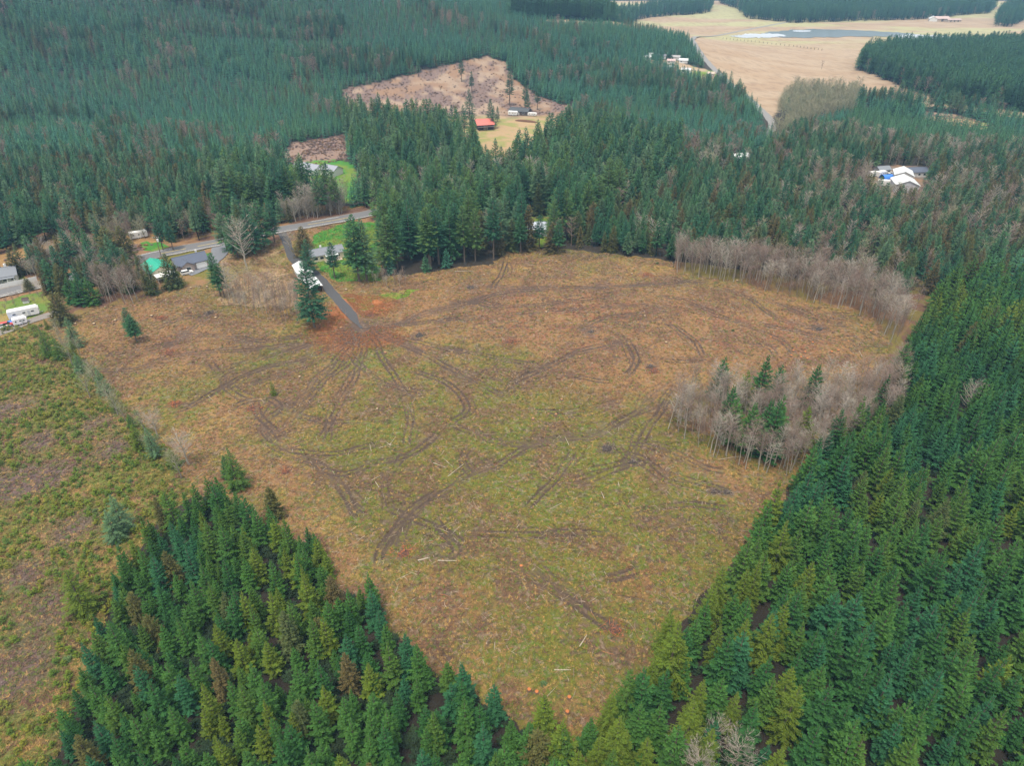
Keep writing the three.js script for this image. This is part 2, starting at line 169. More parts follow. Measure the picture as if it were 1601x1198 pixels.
{ // press the tracks: two ruts with raised edges, and torn soil around them
  const r = rng(5), sx = OX / (OV.x1 - OV.x0), sz = ON / (OV.z1 - OV.z0);
  const stamp = (map, x, z, rad, v, mx) => {
    const i0 = Math.max(0, Math.floor((x - rad - OV.x0) * sx)), i1 = Math.min(OX - 1, Math.ceil((x + rad - OV.x0) * sx)), j0 = Math.max(0, Math.floor((z - rad - OV.z0) * sz)), j1 = Math.min(ON - 1, Math.ceil((z + rad - OV.z0) * sz));
    for (let j = j0; j <= j1; j++) for (let i = i0; i <= i1; i++) {
      const dx = i / sx + OV.x0 - x, dz = j / sz + OV.z0 - z, d = Math.sqrt(dx * dx + dz * dz) / rad; if (d >= 1) continue;
      const k = v * (1 - d * d), o = j * OX + i; map[o] = mx ? Math.max(map[o], k) : Math.min(map[o], -k);
    }
  };
  const run = (line, gauge, s, torn) => {
    const off = r() * 100;
    for (let k = 1; k < line.length; k++) {
      const [x, z] = line[k], dx = x - line[k - 1][0], dz = z - line[k - 1][1], l = Math.hypot(dx, dz) || 1, nx = -dz / l, nz = dx / l;
      const along = k * 0.25, wob = (fbm(along / 14 + off, 3, 2) - 0.5) * 2.4, fade = Math.min(1, k / 16, (line.length - k) / 16), depth = s * fade * (0.4 + 0.6 * sst(0.32, 0.62, fbm(along / 11 + off, off, 2)));
      for (const e of gauge > 0.35 ? [-1, 1] : [1]) { const g = e * gauge + wob, cx = x + nx * g, cz = z + nz * g; stamp(mudMap, cx, cz, (0.2 + 0.24 * depth) * (0.6 + 0.9 * vn(along * 0.8 + off, e * 5)), 1.3 * depth, true); stamp(rutMap, cx, cz, 0.5, 0.42 * depth, false); }
      if (torn && k % 3 === 0) { const t = fbm(along / 12 + off, 8, 2); stamp(mudMap, x + (r() - 0.5) * 3.4, z + (r() - 0.5) * 3.4, 0.7 + 2.6 * torn * t * r(), (0.2 + 0.55 * t) * s * torn * fade, true); }
    }
  };
  const veer = (t, a, i) => t.map(([x, z], k) => [x + (fbm(k / 60 + i * 7, i, 2) - 0.5) * a, z + (fbm(k / 60, i * 9 + 4, 2) - 0.5) * a]);
  for (const [i, t] of TRACKS.entries()) { run(t, 0.8, 1.0, i < 18 ? 0.8 : 0.4); run(veer(t, 5, i), 0.8, 0.6, 0.4); run(veer(t, 8, i + 200), 0.8, 0.35, 0.3); if (i < 20) { run(veer(t, 9, i + 50), 0.8, 0.5, 0.3); run(veer(t, 13, i + 90), 0.9, 0.34, 0); run(veer(t, 18, i + 130), 0.8, 0.3, 0.2); run(veer(t, 24, i + 170), 0.8, 0.24, 0); } }
  for (const [p, R] of HEAPS) for (let k = 0; k < 60; k++) { const a = r() * 6.28, d = R * 1.5 * Math.sqrt(r()); stamp(mudMap, p[0] + Math.cos(a) * d, p[1] + Math.sin(a) * d, 0.4 + r() * 0.8, 0.8 * (1 - d / R / 2), true); }
  for (let n = 0; n < 300; n++) { // short turns and drag marks
    const x = lerp(-120, 130, r()), z = lerp(-275, -75, r()); if (!inside(CLEARING, x, z) || fbm(x / 20 + 5, z / 20, 2) < 0.42) continue;
    const a = (r() - 0.5) * 1.6 + (r() < 0.5 ? 3.14 : 0), c = (r() - 0.5) * 0.16, L = 24 + r() * 90, line = []; let px = x, pz = z, h = a;
    for (let k = 0; k < L; k++) { line.push([px, pz]); px += Math.cos(h) * 0.25; pz += Math.sin(h) * 0.25; h += c * 0.25; }
    run(line, r() < 0.6 ? 0.2 : 0.9, 0.2 + r() * 0.4, 0.5);
  }
}
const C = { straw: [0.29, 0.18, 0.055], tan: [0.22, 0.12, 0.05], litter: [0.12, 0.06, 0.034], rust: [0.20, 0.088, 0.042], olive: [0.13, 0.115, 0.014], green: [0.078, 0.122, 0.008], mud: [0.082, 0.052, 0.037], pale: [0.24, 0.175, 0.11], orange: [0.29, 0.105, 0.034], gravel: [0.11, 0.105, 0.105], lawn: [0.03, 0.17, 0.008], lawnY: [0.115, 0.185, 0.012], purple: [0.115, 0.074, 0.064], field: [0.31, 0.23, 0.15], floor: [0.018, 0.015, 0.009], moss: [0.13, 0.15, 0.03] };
const mix = (a, b, t) => [a[0] + (b[0] - a[0]) * t, a[1] + (b[1] - a[1]) * t, a[2] + (b[2] - a[2]) * t];
const bumpsAt = (list, x, z) => { let s = 0; for (const [p, r] of list) { const d = ((x - p[0]) ** 2 + (z - p[1]) ** 2) / (r * r); if (d < 9) s += Math.exp(-d); } return s; };
const GREENER = [[[-6.7,-138.7], 28], [[10.9,-162.3], 22], [[28.4,-109.1], 25], [[-15.5,-123.9], 20], [[-67.3,-172.6], 16], [[12.5,-88.3], 22], [[-87.8,-176.2], 16], [[-108.7,-222], 18], [[-40.3,-183.8], 12], [[-39.8,-138.7], 16], [[7.3,-115.2], 26], [[33.9,-144.1], 12], [[86.9,-219.4], 8], [[-0.1,-183.8], 10]];
const TANNER = [[[11,-209.6], 26], [[45.7,-219.4], 28], [[73.6,-196.1], 24], [[25.2,-176.2], 18], [[-42.1,-224.6], 16], [[-103.7,-191.8], 18], [[-126.2,-209.6], 18], [[-4.7,-219.4], 20], [[96.2,-200.4], 22], [[-68.2,-162.3], 12], [[-12.8,-89.9], 10], [[26.4,-96.4], 10]];
const PURPLES = [[[-139.7,-155.9], 7], [[-113.5,-128.6], 6], [[-98.1,-109.1], 6], [[-89.4,-88.3], 6], [[-120.8,-123.9], 6], [[-124.1,-141.4], 5], [[-88.4,-74.3], 7], [[-103.5,-138.7], 5], [[-100.5,-96.4], 5], [[-113.3,-149.9], 4]];
const ORANGE = [[[-60.9,-214.4], 5], [[-61.6,-202.7], 6], [[-48.2,-219.4], 5], [[-59.5,-224.6], 3], [[-54.4,-193.9], 6], [[-42.6,-198.2], 5], [[-52.1,-222], 4]];
function landColor(x, z) {
  const wx = x + (vn(x / 3, z / 3) - 0.5) * 3, wz = z + (vn(x / 3 + 50, z / 3 + 9) - 0.5) * 3;
  const a = fbm(x / 16, z / 16, 3), b = fbm(x / 3.4 + 40, z / 3.4, 3), c = fbm(x / 0.8, z / 0.8 + 70, 2), d = fbm(x / 7 + 11, z / 7 + 90, 3);
  if (inside(LAWN_MID, wx, wz) || inside(LAWN_RV, wx, wz) || inside(LAWN_FAR, wx, wz) || inside(LAWN_ROAD, wx, wz) || inside(LAWN_GARAGE, wx, wz)) {
    let col = mix(C.lawn, C.lawnY, 0.85 * sst(0.45, 0.65, d)); col = mix(col, C.straw, 0.2 * sst(0.55, 0.75, b)); if (inside(LAWN_RV, wx, wz)) col = mix(col, C.straw, 0.25 + 0.5 * sst(0.45, 0.6, a)); return mix(col, C.litter, 0.08 * c);
  }
  if (inside(LAWN_SIDE, wx, wz)) return mix(C.lawnY, C.straw, sst(0.3, 0.7, b));
  if (inside(DRYGRASS, wx, wz)) { let col = mix(mix(C.straw, C.field, 0.6), C.tan, 0.8 * sst(0.45, 0.7, d)); col = mix(col, C.olive, 0.6 * sst(0.52, 0.68, a)); return mix(col, C.litter, 0.6 * sst(0.56, 0.7, b)); }
  if (inside(CLEARING, wx, wz)) {
    const g = bumpsAt(GREENER, x, z), t = bumpsAt(TANNER, x, z);
    let gw = clamp(0.34 + 0.95 * g - 0.55 * t + (a - 0.5) * 1.9 + (b - 0.5) * 1.7 + (c - 0.5) * 1.2);
    let col = mix(mix(C.tan, C.straw, sst(0.42, 0.66, b)), mix(C.olive, C.green, sst(0.45, 0.7, c)), gw);
    col = mix(col, C.rust, clamp(t * 0.8) * sst(0.38, 0.62, b)); col = mix(col, C.litter, sst(0.43, 0.66, d * 0.65 + c * 0.35) * 0.85); col = mix(col, C.mud, 0.7 * sst(0.6, 0.72, fbm(x / 1.6 + 5, z / 1.1 + 60, 2) * 0.6 + a * 0.4)); col = mix(col, C.pale, 0.6 * sst(0.64, 0.78, c));
    const o = bumpsAt(ORANGE, x, z); if (o > 0.2) col = mix(col, C.orange, clamp(o * 1.3 * (0.4 + b)));
    const dj = Math.hypot(x - J[0], z - J[1]); if (dj < 12) col = mix(mix(col, C.mud, clamp(1.5 * (1 - dj / 12) * (0.6 + b))), C.pale, 0.6 * sst(0.62, 0.7, fbm(x / 0.7 + z / 2, z / 0.7, 2)) * (1 - dj / 12));
    return col;
  }
  if (inside(SEEDLING_AREA, wx, wz)) {
    let col = mix(C.litter, C.straw, 0.75 * sst(0.5, 0.72, d)); col = mix(col, C.olive, 0.9 * sst(0.36, 0.56, b)); col = mix(col, C.moss, 0.7 * sst(0.44, 0.66, c));
    const p = bumpsAt(PURPLES, x, z); return mix(col, C.purple, clamp(p * 1.2 * (0.3 + b) + 0.3 * sst(0.55, 0.7, a)));
  }
  if (inside(CUT, wx, wz) || inside(CUT2, wx, wz) || inside(BROWN_R, wx, wz)) {
    let col = mix(C.field, C.tan, sst(0.4, 0.6, a)); col = mix(col, C.purple, sst(0.42, 0.58, fbm(x / 9, z / 14, 3))); col = mix(col, [0.19, 0.125, 0.1], inside(CUT2, wx, wz) ? 0.8 : 0.4);
    if (z > -545 && !inside(CUT2, wx, wz)) col = mix(col, mix(mix(C.straw, C.field, 0.5), C.lawnY, 0.55 * sst(0.5, 0.66, d)), sst(-545, -520, z)); return col;
  }
  if (inside(MEADOW, wx, wz)) return mix(mix(C.straw, C.tan, b), C.purple, sst(0.45, 0.65, a));
  if (inside(CABIN_LOT, wx, wz)) return mix(C.field, C.lawnY, sst(0.45, 0.6, a));
  if (inside(YARD_LOT, wx, wz)) return mix(C.gravel, C.tan, 0.35 + 0.5 * sst(0.4, 0.6, d));
  if (inside(GAP_LOT, wx, wz) || inside(SMALL_LOT, wx, wz) || inside(HOUSE_LOT, wx, wz)) return mix(C.straw, C.lawnY, sst(0.35, 0.6, d));
  if (inside(SHOP_LOT, wx, wz)) return mix(C.tan, C.olive, sst(0.4, 0.6, d));
  if (inside(VALLEY, wx, wz)) {
    const far = sst(-900, -1000, z + (a - 0.5) * 60), band = fbm(x / 140 + 4, z / 60, 3);
    let col = mix(C.field, C.tan, 0.3 * sst(0.4, 0.65, fbm(x / 30, z / 14, 3))); col = mix(col, [0.30, 0.30, 0.14], 0.8 * far * sst(0.38, 0.58, band)); return mix(col, C.litter, 0.35 * sst(0.55, 0.7, b));
  }
  if (inside(ALDER_T, x, z) || inside(ALDER_R, x, z)) return mix(mix(C.litter, C.tan, b), C.olive, sst(0.42, 0.62, a) * 0.8);
  const rd = z > -420 ? segDist(ROAD, x, z) : 99; if (rd < 11) return mix(C.tan, C.litter, sst(0.35, 0.65, d));
  if (z > -330 && z < -150 && x < -60) return mix(C.litter, mix(C.tan, C.olive, a), sst(0.35, 0.65, b));
  if (x > 95 && z > -262 && z < -150 && !inside(STAND_B, x, z)) return mix(C.litter, C.olive, sst(0.4, 0.6, b) * 0.7);
  return mix(C.floor, C.litter, 0.12 * b);  // woodland floor: near-black, with the shade under the trees put into its colour
}

const ovU = x => (x - OV.x0) / (OV.x1 - OV.x0), ovV = z => (z - OV.z0) / (OV.z1 - OV.z0);
const sampleMap = (map, x, z) => { const i = clamp(Math.round(ovU(x) * OX - 0.5), 0, OX - 1), j = clamp(Math.round(ovV(z) * ON - 0.5), 0, ON - 1); return map[j * OX + i]; };
const lumps = (x, z) => (fbm(x / 2.3, z / 2.3 + 5, 3) - 0.5) * 0.42;
const edgeIn = (x, z) => clamp(Math.min(x - OV.x0, OV.x1 - x, z - OV.z0, OV.z1 - z) / 4);
const nearY = (x, z) => groundY(x, z) + 0.03 + (sampleMap(rutMap, x, z) + lumps(x, z)) * edgeIn(x, z);
const surfaceY = (x, z) => x > OV.x0 && x < OV.x1 && z > OV.z0 && z < OV.z1 ? nearY(x, z) : groundY(x, z);

function gridGeo(xs, zs, yOf, colOf, uvOf) {
  const nx = xs.length, nz = zs.length, p = new Float32Array(nx * nz * 3), c = colOf && new Float32Array(nx * nz * 3), uv = new Float32Array(nx * nz * 2), ix = new Uint32Array((nx - 1) * (nz - 1) * 6);
  for (let j = 0, o = 0; j < nz; j++) for (let i = 0; i < nx; i++, o++) {
    const x = xs[i], z = zs[j]; p[o * 3] = x; p[o * 3 + 1] = yOf(x, z); p[o * 3 + 2] = z; const u = uvOf(x, z); uv[o * 2] = u[0]; uv[o * 2 + 1] = u[1];
    if (c) { const k = colOf(x, z); c[o * 3] = k[0]; c[o * 3 + 1] = k[1]; c[o * 3 + 2] = k[2]; }
  }
  for (let j = 0, o = 0; j + 1 < nz; j++) for (let i = 0; i + 1 < nx; i++) { const a = j * nx + i, b = a + 1, d = a + nx, e = d + 1; ix[o++] = a; ix[o++] = d; ix[o++] = b; ix[o++] = b; ix[o++] = d; ix[o++] = e; }
  const g = new THREE.BufferGeometry(); g.setAttribute('position', new THREE.BufferAttribute(p, 3)); g.setAttribute('uv', new THREE.BufferAttribute(uv, 2)); if (c) g.setAttribute('color', new THREE.BufferAttribute(c, 3)); g.setIndex(new THREE.BufferAttribute(ix, 1)); g.computeVertexNormals(); return g;
}
const steps = (...seg) => { const out = []; for (const [a, b, s] of seg) { const n = Math.max(1, Math.round(Math.abs(b - a) / s)); for (let i = 0; i < n; i++) out.push(a + (b - a) * i / n); } out.push(seg[seg.length - 1][1]); return out; };
function dataTex(n, f, srgb, m = n) { const d = new Uint8Array(n * m * 4); for (let j = 0; j < m; j++) for (let i = 0; i < n; i++) { const c = f(i, j), o = (j * n + i) * 4; d[o] = c[0]; d[o + 1] = c[1]; d[o + 2] = c[2]; d[o + 3] = 255; } const t = new THREE.DataTexture(d, n, m, THREE.RGBAFormat); t.magFilter = THREE.LinearFilter; t.wrapS = t.wrapT = THREE.RepeatWrapping; if (srgb) t.colorSpace = THREE.SRGBColorSpace; t.needsUpdate = true; return t; }
const toS = v => { v = clamp(v); return Math.round(255 * (v <= 0.0031308 ? v * 12.92 : 1.055 * Math.pow(v, 1 / 2.4) - 0.055)); };
// a tile of fine grain for soil and grass (period 256 cells, so that it repeats without a seam)
const grain = dataTex(512, (i, j) => { const v = 0.55 * vn(i / 2, j / 2) + 0.3 * vn(i / 8, j / 8) + 0.15 * TAB[(i & 255) | ((j & 255) << 8)]; const k = 0.72 + 0.5 * v; return [toS(k), toS(k * 0.99), toS(k * 0.96)]; }, true);
const grainBump = dataTex(512, (i, j) => { const v = 255 * (0.5 * vn(i / 2, j / 2) + 0.35 * vn(i / 8 + 3, j / 8) + 0.15 * TAB[(i & 255) | ((j & 255) << 8)]); return [v, v, v]; });
{ // the land to the horizon
  const xs = steps([-6000, -1200, 200], [-1200, -450, 12], [-450, 450, 2.6], [450, 1200, 12], [1200, 6000, 200]);
  const zs = steps([400, 0, 60], [0, -320, 6], [-320, -560, 2.6], [-560, -1000, 5], [-1000, -1800, 9], [-1800, -7000, 200]);
  const y = (x, z) => groundY(x, z) - 0.7 * sst(0, 1, edgeIn(x, z));
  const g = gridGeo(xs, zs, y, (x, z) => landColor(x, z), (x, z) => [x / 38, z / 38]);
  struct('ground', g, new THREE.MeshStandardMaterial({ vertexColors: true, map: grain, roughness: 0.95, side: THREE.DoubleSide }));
}
{ // the cleared site and its surroundings
  const cell = 0.52, zs = steps([OV.z0, -300, 1.2], [-300, OV.z1, cell]);
  const b = grainBump.clone(); b.repeat.set(45, 60); b.needsUpdate = true;
  for (const side of [0, 1]) {
    const xs = side ? steps([0, 160, cell], [160, OV.x1, 2]) : steps([OV.x0, -190, 2], [-190, 0, cell]), u0 = side ? 0.5 : 0;
    const tex = dataTex(ON, (i, j) => {
      const x = OV.x0 + (i + 0.5 + side * ON) / OX * (OV.x1 - OV.x0), z = OV.z0 + (j + 0.5) / ON * (OV.z1 - OV.z0), o = j * OX + i + side * ON;
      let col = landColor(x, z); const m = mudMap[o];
      if (m > 0.02) { const n = fbm(x / 0.5, z / 0.5, 2), n2 = fbm(x / 5, z / 5 + 31, 2), k = sst(0.15, 0.7, m * (0.6 + 0.8 * n)); col = mix(col, mix(C.mud, mix(C.litter, C.pale, 0.5 * n2), 0.25 + 0.7 * n * n2), k * 0.76); const wet = clamp(-rutMap[o] * 3.4) * sst(0.3, 0.55, n + 0.15); col = mix(col, [0.042, 0.027, 0.019], 0.72 * wet); }
      const k = 0.78 + 0.44 * TAB[(i & 255) | ((j & 255) << 8)]; return [toS(col[0] * k), toS(col[1] * k), toS(col[2] * k)];
    }, true);
    tex.wrapS = tex.wrapT = THREE.ClampToEdgeWrapping;
    const g = gridGeo(xs, zs, nearY, null, (x, z) => [(ovU(x) - u0) * 2, ovV(z)]);
    struct('clearing_ground', g, new THREE.MeshStandardMaterial({ map: tex, bumpMap: b, bumpScale: 0.12, roughness: 0.97, side: THREE.DoubleSide }));
  }
}
function ribbon(name, line, half, m, lift = 0.09, y = surfaceY, taper = 0) {
  const p = [], uv = [], ix = []; let s = 0;
  line.forEach(([x, z], k) => {
    const a = line[Math.max(0, k - 1)], b = line[Math.min(line.length - 1, k + 1)], dx = b[0] - a[0], dz = b[1] - a[1], l = Math.hypot(dx, dz) || 1; if (k) s += Math.hypot(x - line[k - 1][0], z - line[k - 1][1]);
    const yy = Math.max(y(x, z), y(x - dz / l * half, z + dx / l * half), y(x + dz / l * half, z - dx / l * half)) + lift;
    for (const e of [-1, 1]) { const h = half * (1 + 0.3 * (vn(s / 3, e * 9) - 0.5)) * (taper ? clamp((line.length - 1 - k) / taper, 0.25, 1) : 1); p.push(x - dz / l * e * h, yy, z + dx / l * e * h); uv.push(e * half / 6, s / 6); }
    if (k) { const o = k * 2; ix.push(o - 2, o - 1, o, o, o - 1, o + 1); }
  });
  const g = new THREE.BufferGeometry(); g.setAttribute('position', new THREE.Float32BufferAttribute(p, 3)); g.setAttribute('uv', new THREE.Float32BufferAttribute(uv, 2)); g.setIndex(ix); g.computeVertexNormals();
  return struct(name, g, m);
}
const asphalt = mat(0.125, 0.125, 0.13, 0.9, { map: grain, bumpMap: grainBump, bumpScale: 0.02 }), gravelM = mat(0.06, 0.06, 0.064, 0.95, { map: grain, bumpMap: grainBump, bumpScale: 0.05 }), shoulderM = mat(0.17, 0.15, 0.13, 0.95, { map: grain }), paintY = mat(0.5, 0.36, 0.06, 0.7), paintW = mat(0.62, 0.62, 0.6, 0.7);
const offset = (line, d) => line.map(([x, z], k) => { const a = line[Math.max(0, k - 1)], b = line[Math.min(line.length - 1, k + 1)], dx = b[0] - a[0], dz = b[1] - a[1], l = Math.hypot(dx, dz) || 1; return [x - dz / l * d, z + dx / l * d]; });
const smoothY = (x, z) => groundY(x, z) + 0.3;
ribbon('road_shoulder', ROAD, 4.4, shoulderM, 0.02, smoothY); ribbon('road', ROAD, 3.7, asphalt, 0.03, smoothY);
ribbon('road_marking', ROAD, 0.14, paintY, 0.04, smoothY); ribbon('road_marking', offset(ROAD, 3.35), 0.1, paintW, 0.045, smoothY); ribbon('road_marking', offset(ROAD, -3.35), 0.1, paintW, 0.045, smoothY);
ribbon('valley_road', ROAD_R, 2.8, mat(0.2, 0.195, 0.19, 0.95, { map: grain }), 0.15); ribbon('lane', LANE_RV, 2.2, mat(0.19, 0.17, 0.155, 0.95, { map: grain }), 0.06);
ribbon('driveway', DRIVE, 1.8, gravelM, 0.1, surfaceY, 7); ribbon('driveway', DRIVE_FORK, 2.8, gravelM, 0.16); ribbon('driveway', DRIVE_SHOP, 3.4, mat(0.15, 0.16, 0.18, 0.95, { map: grain }), 0.12);
{ // flooded ground on the valley floor: open water, ice and wet edges
  const sheet = (name, pts, m, y) => { const s = new THREE.Shape(pts.map(([x, z]) => new THREE.Vector2(x, -z))); const g = new THREE.ShapeGeometry(s); g.rotateX(-Math.PI / 2); g.translate(0, y, 0); return struct(name, g, m); };
  const wob = (pts, a, seed) => { const c = new THREE.CatmullRomCurve3(pts.map(p => new THREE.Vector3(p[0], 0, p[1])), true); const r = rng(seed); return c.getSpacedPoints(70).slice(0, -1).map(v => [v.x + (r() - 0.5) * a, v.z + (r() - 0.5) * a * 2]); };
  sheet('pond_water', wob([[348.1,-1063.6],[395.5,-1112],[453.2,-1129.1],[512,-1112],[561.9,-1071.4],[556.5,-1040.9],[490,-1040.9],[397.1,-1026.2],[347.5,-1033.5]], 6, 3), mat(0.045, 0.075, 0.08, 0.3), 0.36);
  const ice = mat(0.38, 0.42, 0.47, 0.35, { map: grain });
  sheet('pond_ice', wob([[298.7,-1039.5],[341.5,-1071.4],[376.7,-1063.6],[363.2,-1033.5],[310.5,-1025.5]], 6, 4), ice, 0.44); sheet('pond_ice', wob([[525,-1040.9],[576.5,-1056],[600.6,-1019.1],[562.5,-1012],[523.3,-1019.1]], 8, 5), ice, 0.44); sheet('pond_ice', wob([[409.5,-1112],[435.6,-1112],[424,-1095.4],[407.4,-1095.4]], 3, 6), ice, 0.44);
}

// ---------------------------------------------------------------- trees
// a feathery branch: side twigs like kites along a drooping axis
function spray(mb, b, az, L, rise, sag, tip, wid, nTw, r, col, hw) {
  const ca = Math.cos(az), sa = Math.sin(az);
  const at = s => [b[0] + ca * L * s, b[1] + L * (rise * s - sag * s * s + tip * s * s * s), b[2] + sa * L * s];
  const kite = (p, q, w, c) => {
    const dx = q[0] - p[0], dz = q[2] - p[2], l = Math.hypot(dx, dz) || 1e-3, nx = -dz / l * w, nz = dx / l * w, f = 0.45, dip = w * (0.25 + 0.5 * r());
    const mx = lerp(p[0], q[0], f), my = lerp(p[1], q[1], f) - dip, mz = lerp(p[2], q[2], f);
    mb.tri(p, [mx + nx, my, mz + nz], q, c); mb.tri(p, q, [mx - nx, my, mz - nz], c);
  };
  for (let k = 0; k < nTw; k++) {
    const s = 0.18 + 0.74 * (k + 0.5 * r()) / nTw, p = at(s), len = wid * L * (1.02 - s) + 0.16 * Math.min(1, L);
    for (const e of [-1, 1]) {
      if (r() < 0.06) continue;
      const a = az + e * (0.75 + 0.4 * r()), l2 = len * (0.75 + 0.5 * r());
      kite(p, [p[0] + Math.cos(a) * l2, p[1] - l2 * (0.05 + 0.35 * r()), p[2] + Math.sin(a) * l2], hw * (0.7 + 0.6 * r()), jit(col, r, 0.22));
    }
  }
  kite(at(0.25), at(1), hw * 1.25, jit(col, r, 0.2));
}
const GREENW = [1, 1, 1];
function makeConifer(o) { // o: H, R, low, whorls, per, profile, rise0, rise1, sag, tip, wid, tw, hw, gap, seed
  const r = rng(o.seed), mb = new MB();
  const lean = (r() - 0.5) * 0.02;
  for (let i = 0; i < o.whorls; i++) {
    const t = o.low + (1 - o.low) * Math.pow((i + 0.3 * r()) / o.whorls, 0.92), y = o.H * t * 0.985, q = (1 - t) / (1 - o.low);
    const prof = o.R * Math.pow(q, o.profile) * (q > 0.85 ? 1 - (q - 0.85) * 1.6 : 1) + 0.12;
    const n = Math.max(3, Math.round(o.per * (0.55 + 0.45 * Math.pow(q, 0.5)))), a0 = r() * 6.28;
    for (let k = 0; k < n; k++) {
      if (r() < o.gap) continue;
      const L = prof * (0.68 + 0.5 * r()), az = a0 + (k + (r() - 0.5) * 0.6) / n * Math.PI * 2;
      spray(mb, [lean * y, y + (r() - 0.5) * o.H * 0.012, 0], az, L, lerp(o.rise1, o.rise0, q) + (r() - 0.5) * 0.12, o.sag * (0.5 + q), o.tip, o.wid, Math.max(2, Math.round(o.tw * (0.45 + 0.55 * q))), r, jit(GREENW, r, 0.16), o.hw * (0.6 + 0.4 * q));
    }
  }
  { const y = o.H; for (let k = 0; k < 4; k++) spray(mb, [lean * y, y * 0.965, 0], k * 1.57, 0.35, 1.6, 0, 0.2, 0.3, 2, r, GREENW, 0.07); }
  const trunk = new MB(), tr = o.H * 0.011 + 0.04, bark = [0.13, 0.10, 0.075]; trunk.tube([[0, -0.4, 0], [lean * o.H * 0.5, o.H * 0.5, 0], [lean * o.H, o.H, 0]], [tr * 1.25, tr * 0.7, 0.02], 6, bark);
  if (o.low > 0.15) for (let i = 0; i < 26; i++) { const y = o.H * lerp(0.08, o.low, r()), a = r() * 6.28, L = 0.5 + r() * 1.3; trunk.tube([[0, y, 0], [Math.cos(a) * L, y - 0.25 * L, Math.sin(a) * L]], [0.035, 0.01], 3, bark); }
  return { crown: mb.geo(), trunk: trunk.geo(), H: o.H, R: o.R };
}
const young = [11, 12, 13, 14, 15].map((seed, i) => makeConifer({ H: 12, R: [3.0, 3.2, 2.8, 3.4, 3.0][i], low: 0.05, whorls: [12, 11, 13, 12, 12][i], per: 8, profile: [0.92, 0.84, 1.0, 0.9, 0.82][i], rise0: 0.1, rise1: 0.9, sag: 0.3, tip: 0.32, wid: 0.44, tw: 5, hw: 0.23, gap: 0.05, seed }));
const mature = [21, 22, 23, 24].map((seed, i) => makeConifer({ H: 22, R: [5.0, 5.6, 4.3, 6.0][i], low: [0.3, 0.2, 0.36, 0.14][i], whorls: 21, per: 9, profile: [0.62, 0.7, 0.55, 0.72][i], rise0: -0.12, rise1: 0.6, sag: 0.25, tip: 0.3, wid: 0.36, tw: 7, hw: 0.24, gap: 0.14, seed }));
const cedar = [31, 32, 33].map((seed, i) => makeConifer({ H: 15, R: [3.7, 3.2, 4.4][i], low: 0.03, whorls: 22, per: 9, profile: [0.72, 0.66, 0.62][i], rise0: -0.25, rise1: 0.5, sag: 0.3, tip: 0.5, wid: 0.38, tw: 5, hw: 0.24, gap: 0.1, seed }));
const spruce = [41, 42].map((seed, i) => makeConifer({ H: 16, R: [3.9, 3.4][i], low: 0.05, whorls: 18, per: 8, profile: 0.78, rise0: -0.2, rise1: 0.45, sag: 0.3, tip: 0.42, wid: 0.34, tw: 9, hw: 0.12, gap: 0.08, seed }));
const farYoung = [51, 52, 53].map((seed, i) => makeConifer({ H: 12, R: [3.7, 3.3, 4.0][i], low: 0.06, whorls: 10, per: 7, profile: 0.82, rise0: -0.05, rise1: 0.6, sag: 0.2, tip: 0.25, wid: 0.5, tw: 2, hw: 0.34, gap: 0.06, seed }));
const farMature = [61, 62, 63].map((seed, i) => makeConifer({ H: 22, R: [5.4, 6.0, 4.8][i], low: [0.22, 0.14, 0.3][i], whorls: 16, per: 8, profile: 0.66, rise0: -0.12, rise1: 0.5, sag: 0.25, tip: 0.3, wid: 0.45, tw: 3, hw: 0.42, gap: 0.12, seed }));
const farCedar = [71, 72].map((seed, i) => makeConifer({ H: 15, R: [3.9, 3.4][i], low: 0.05, whorls: 15, per: 8, profile: 0.6, rise0: -0.25, rise1: 0.4, sag: 0.25, tip: 0.4, wid: 0.42, tw: 2, hw: 0.36, gap: 0.05, seed }));

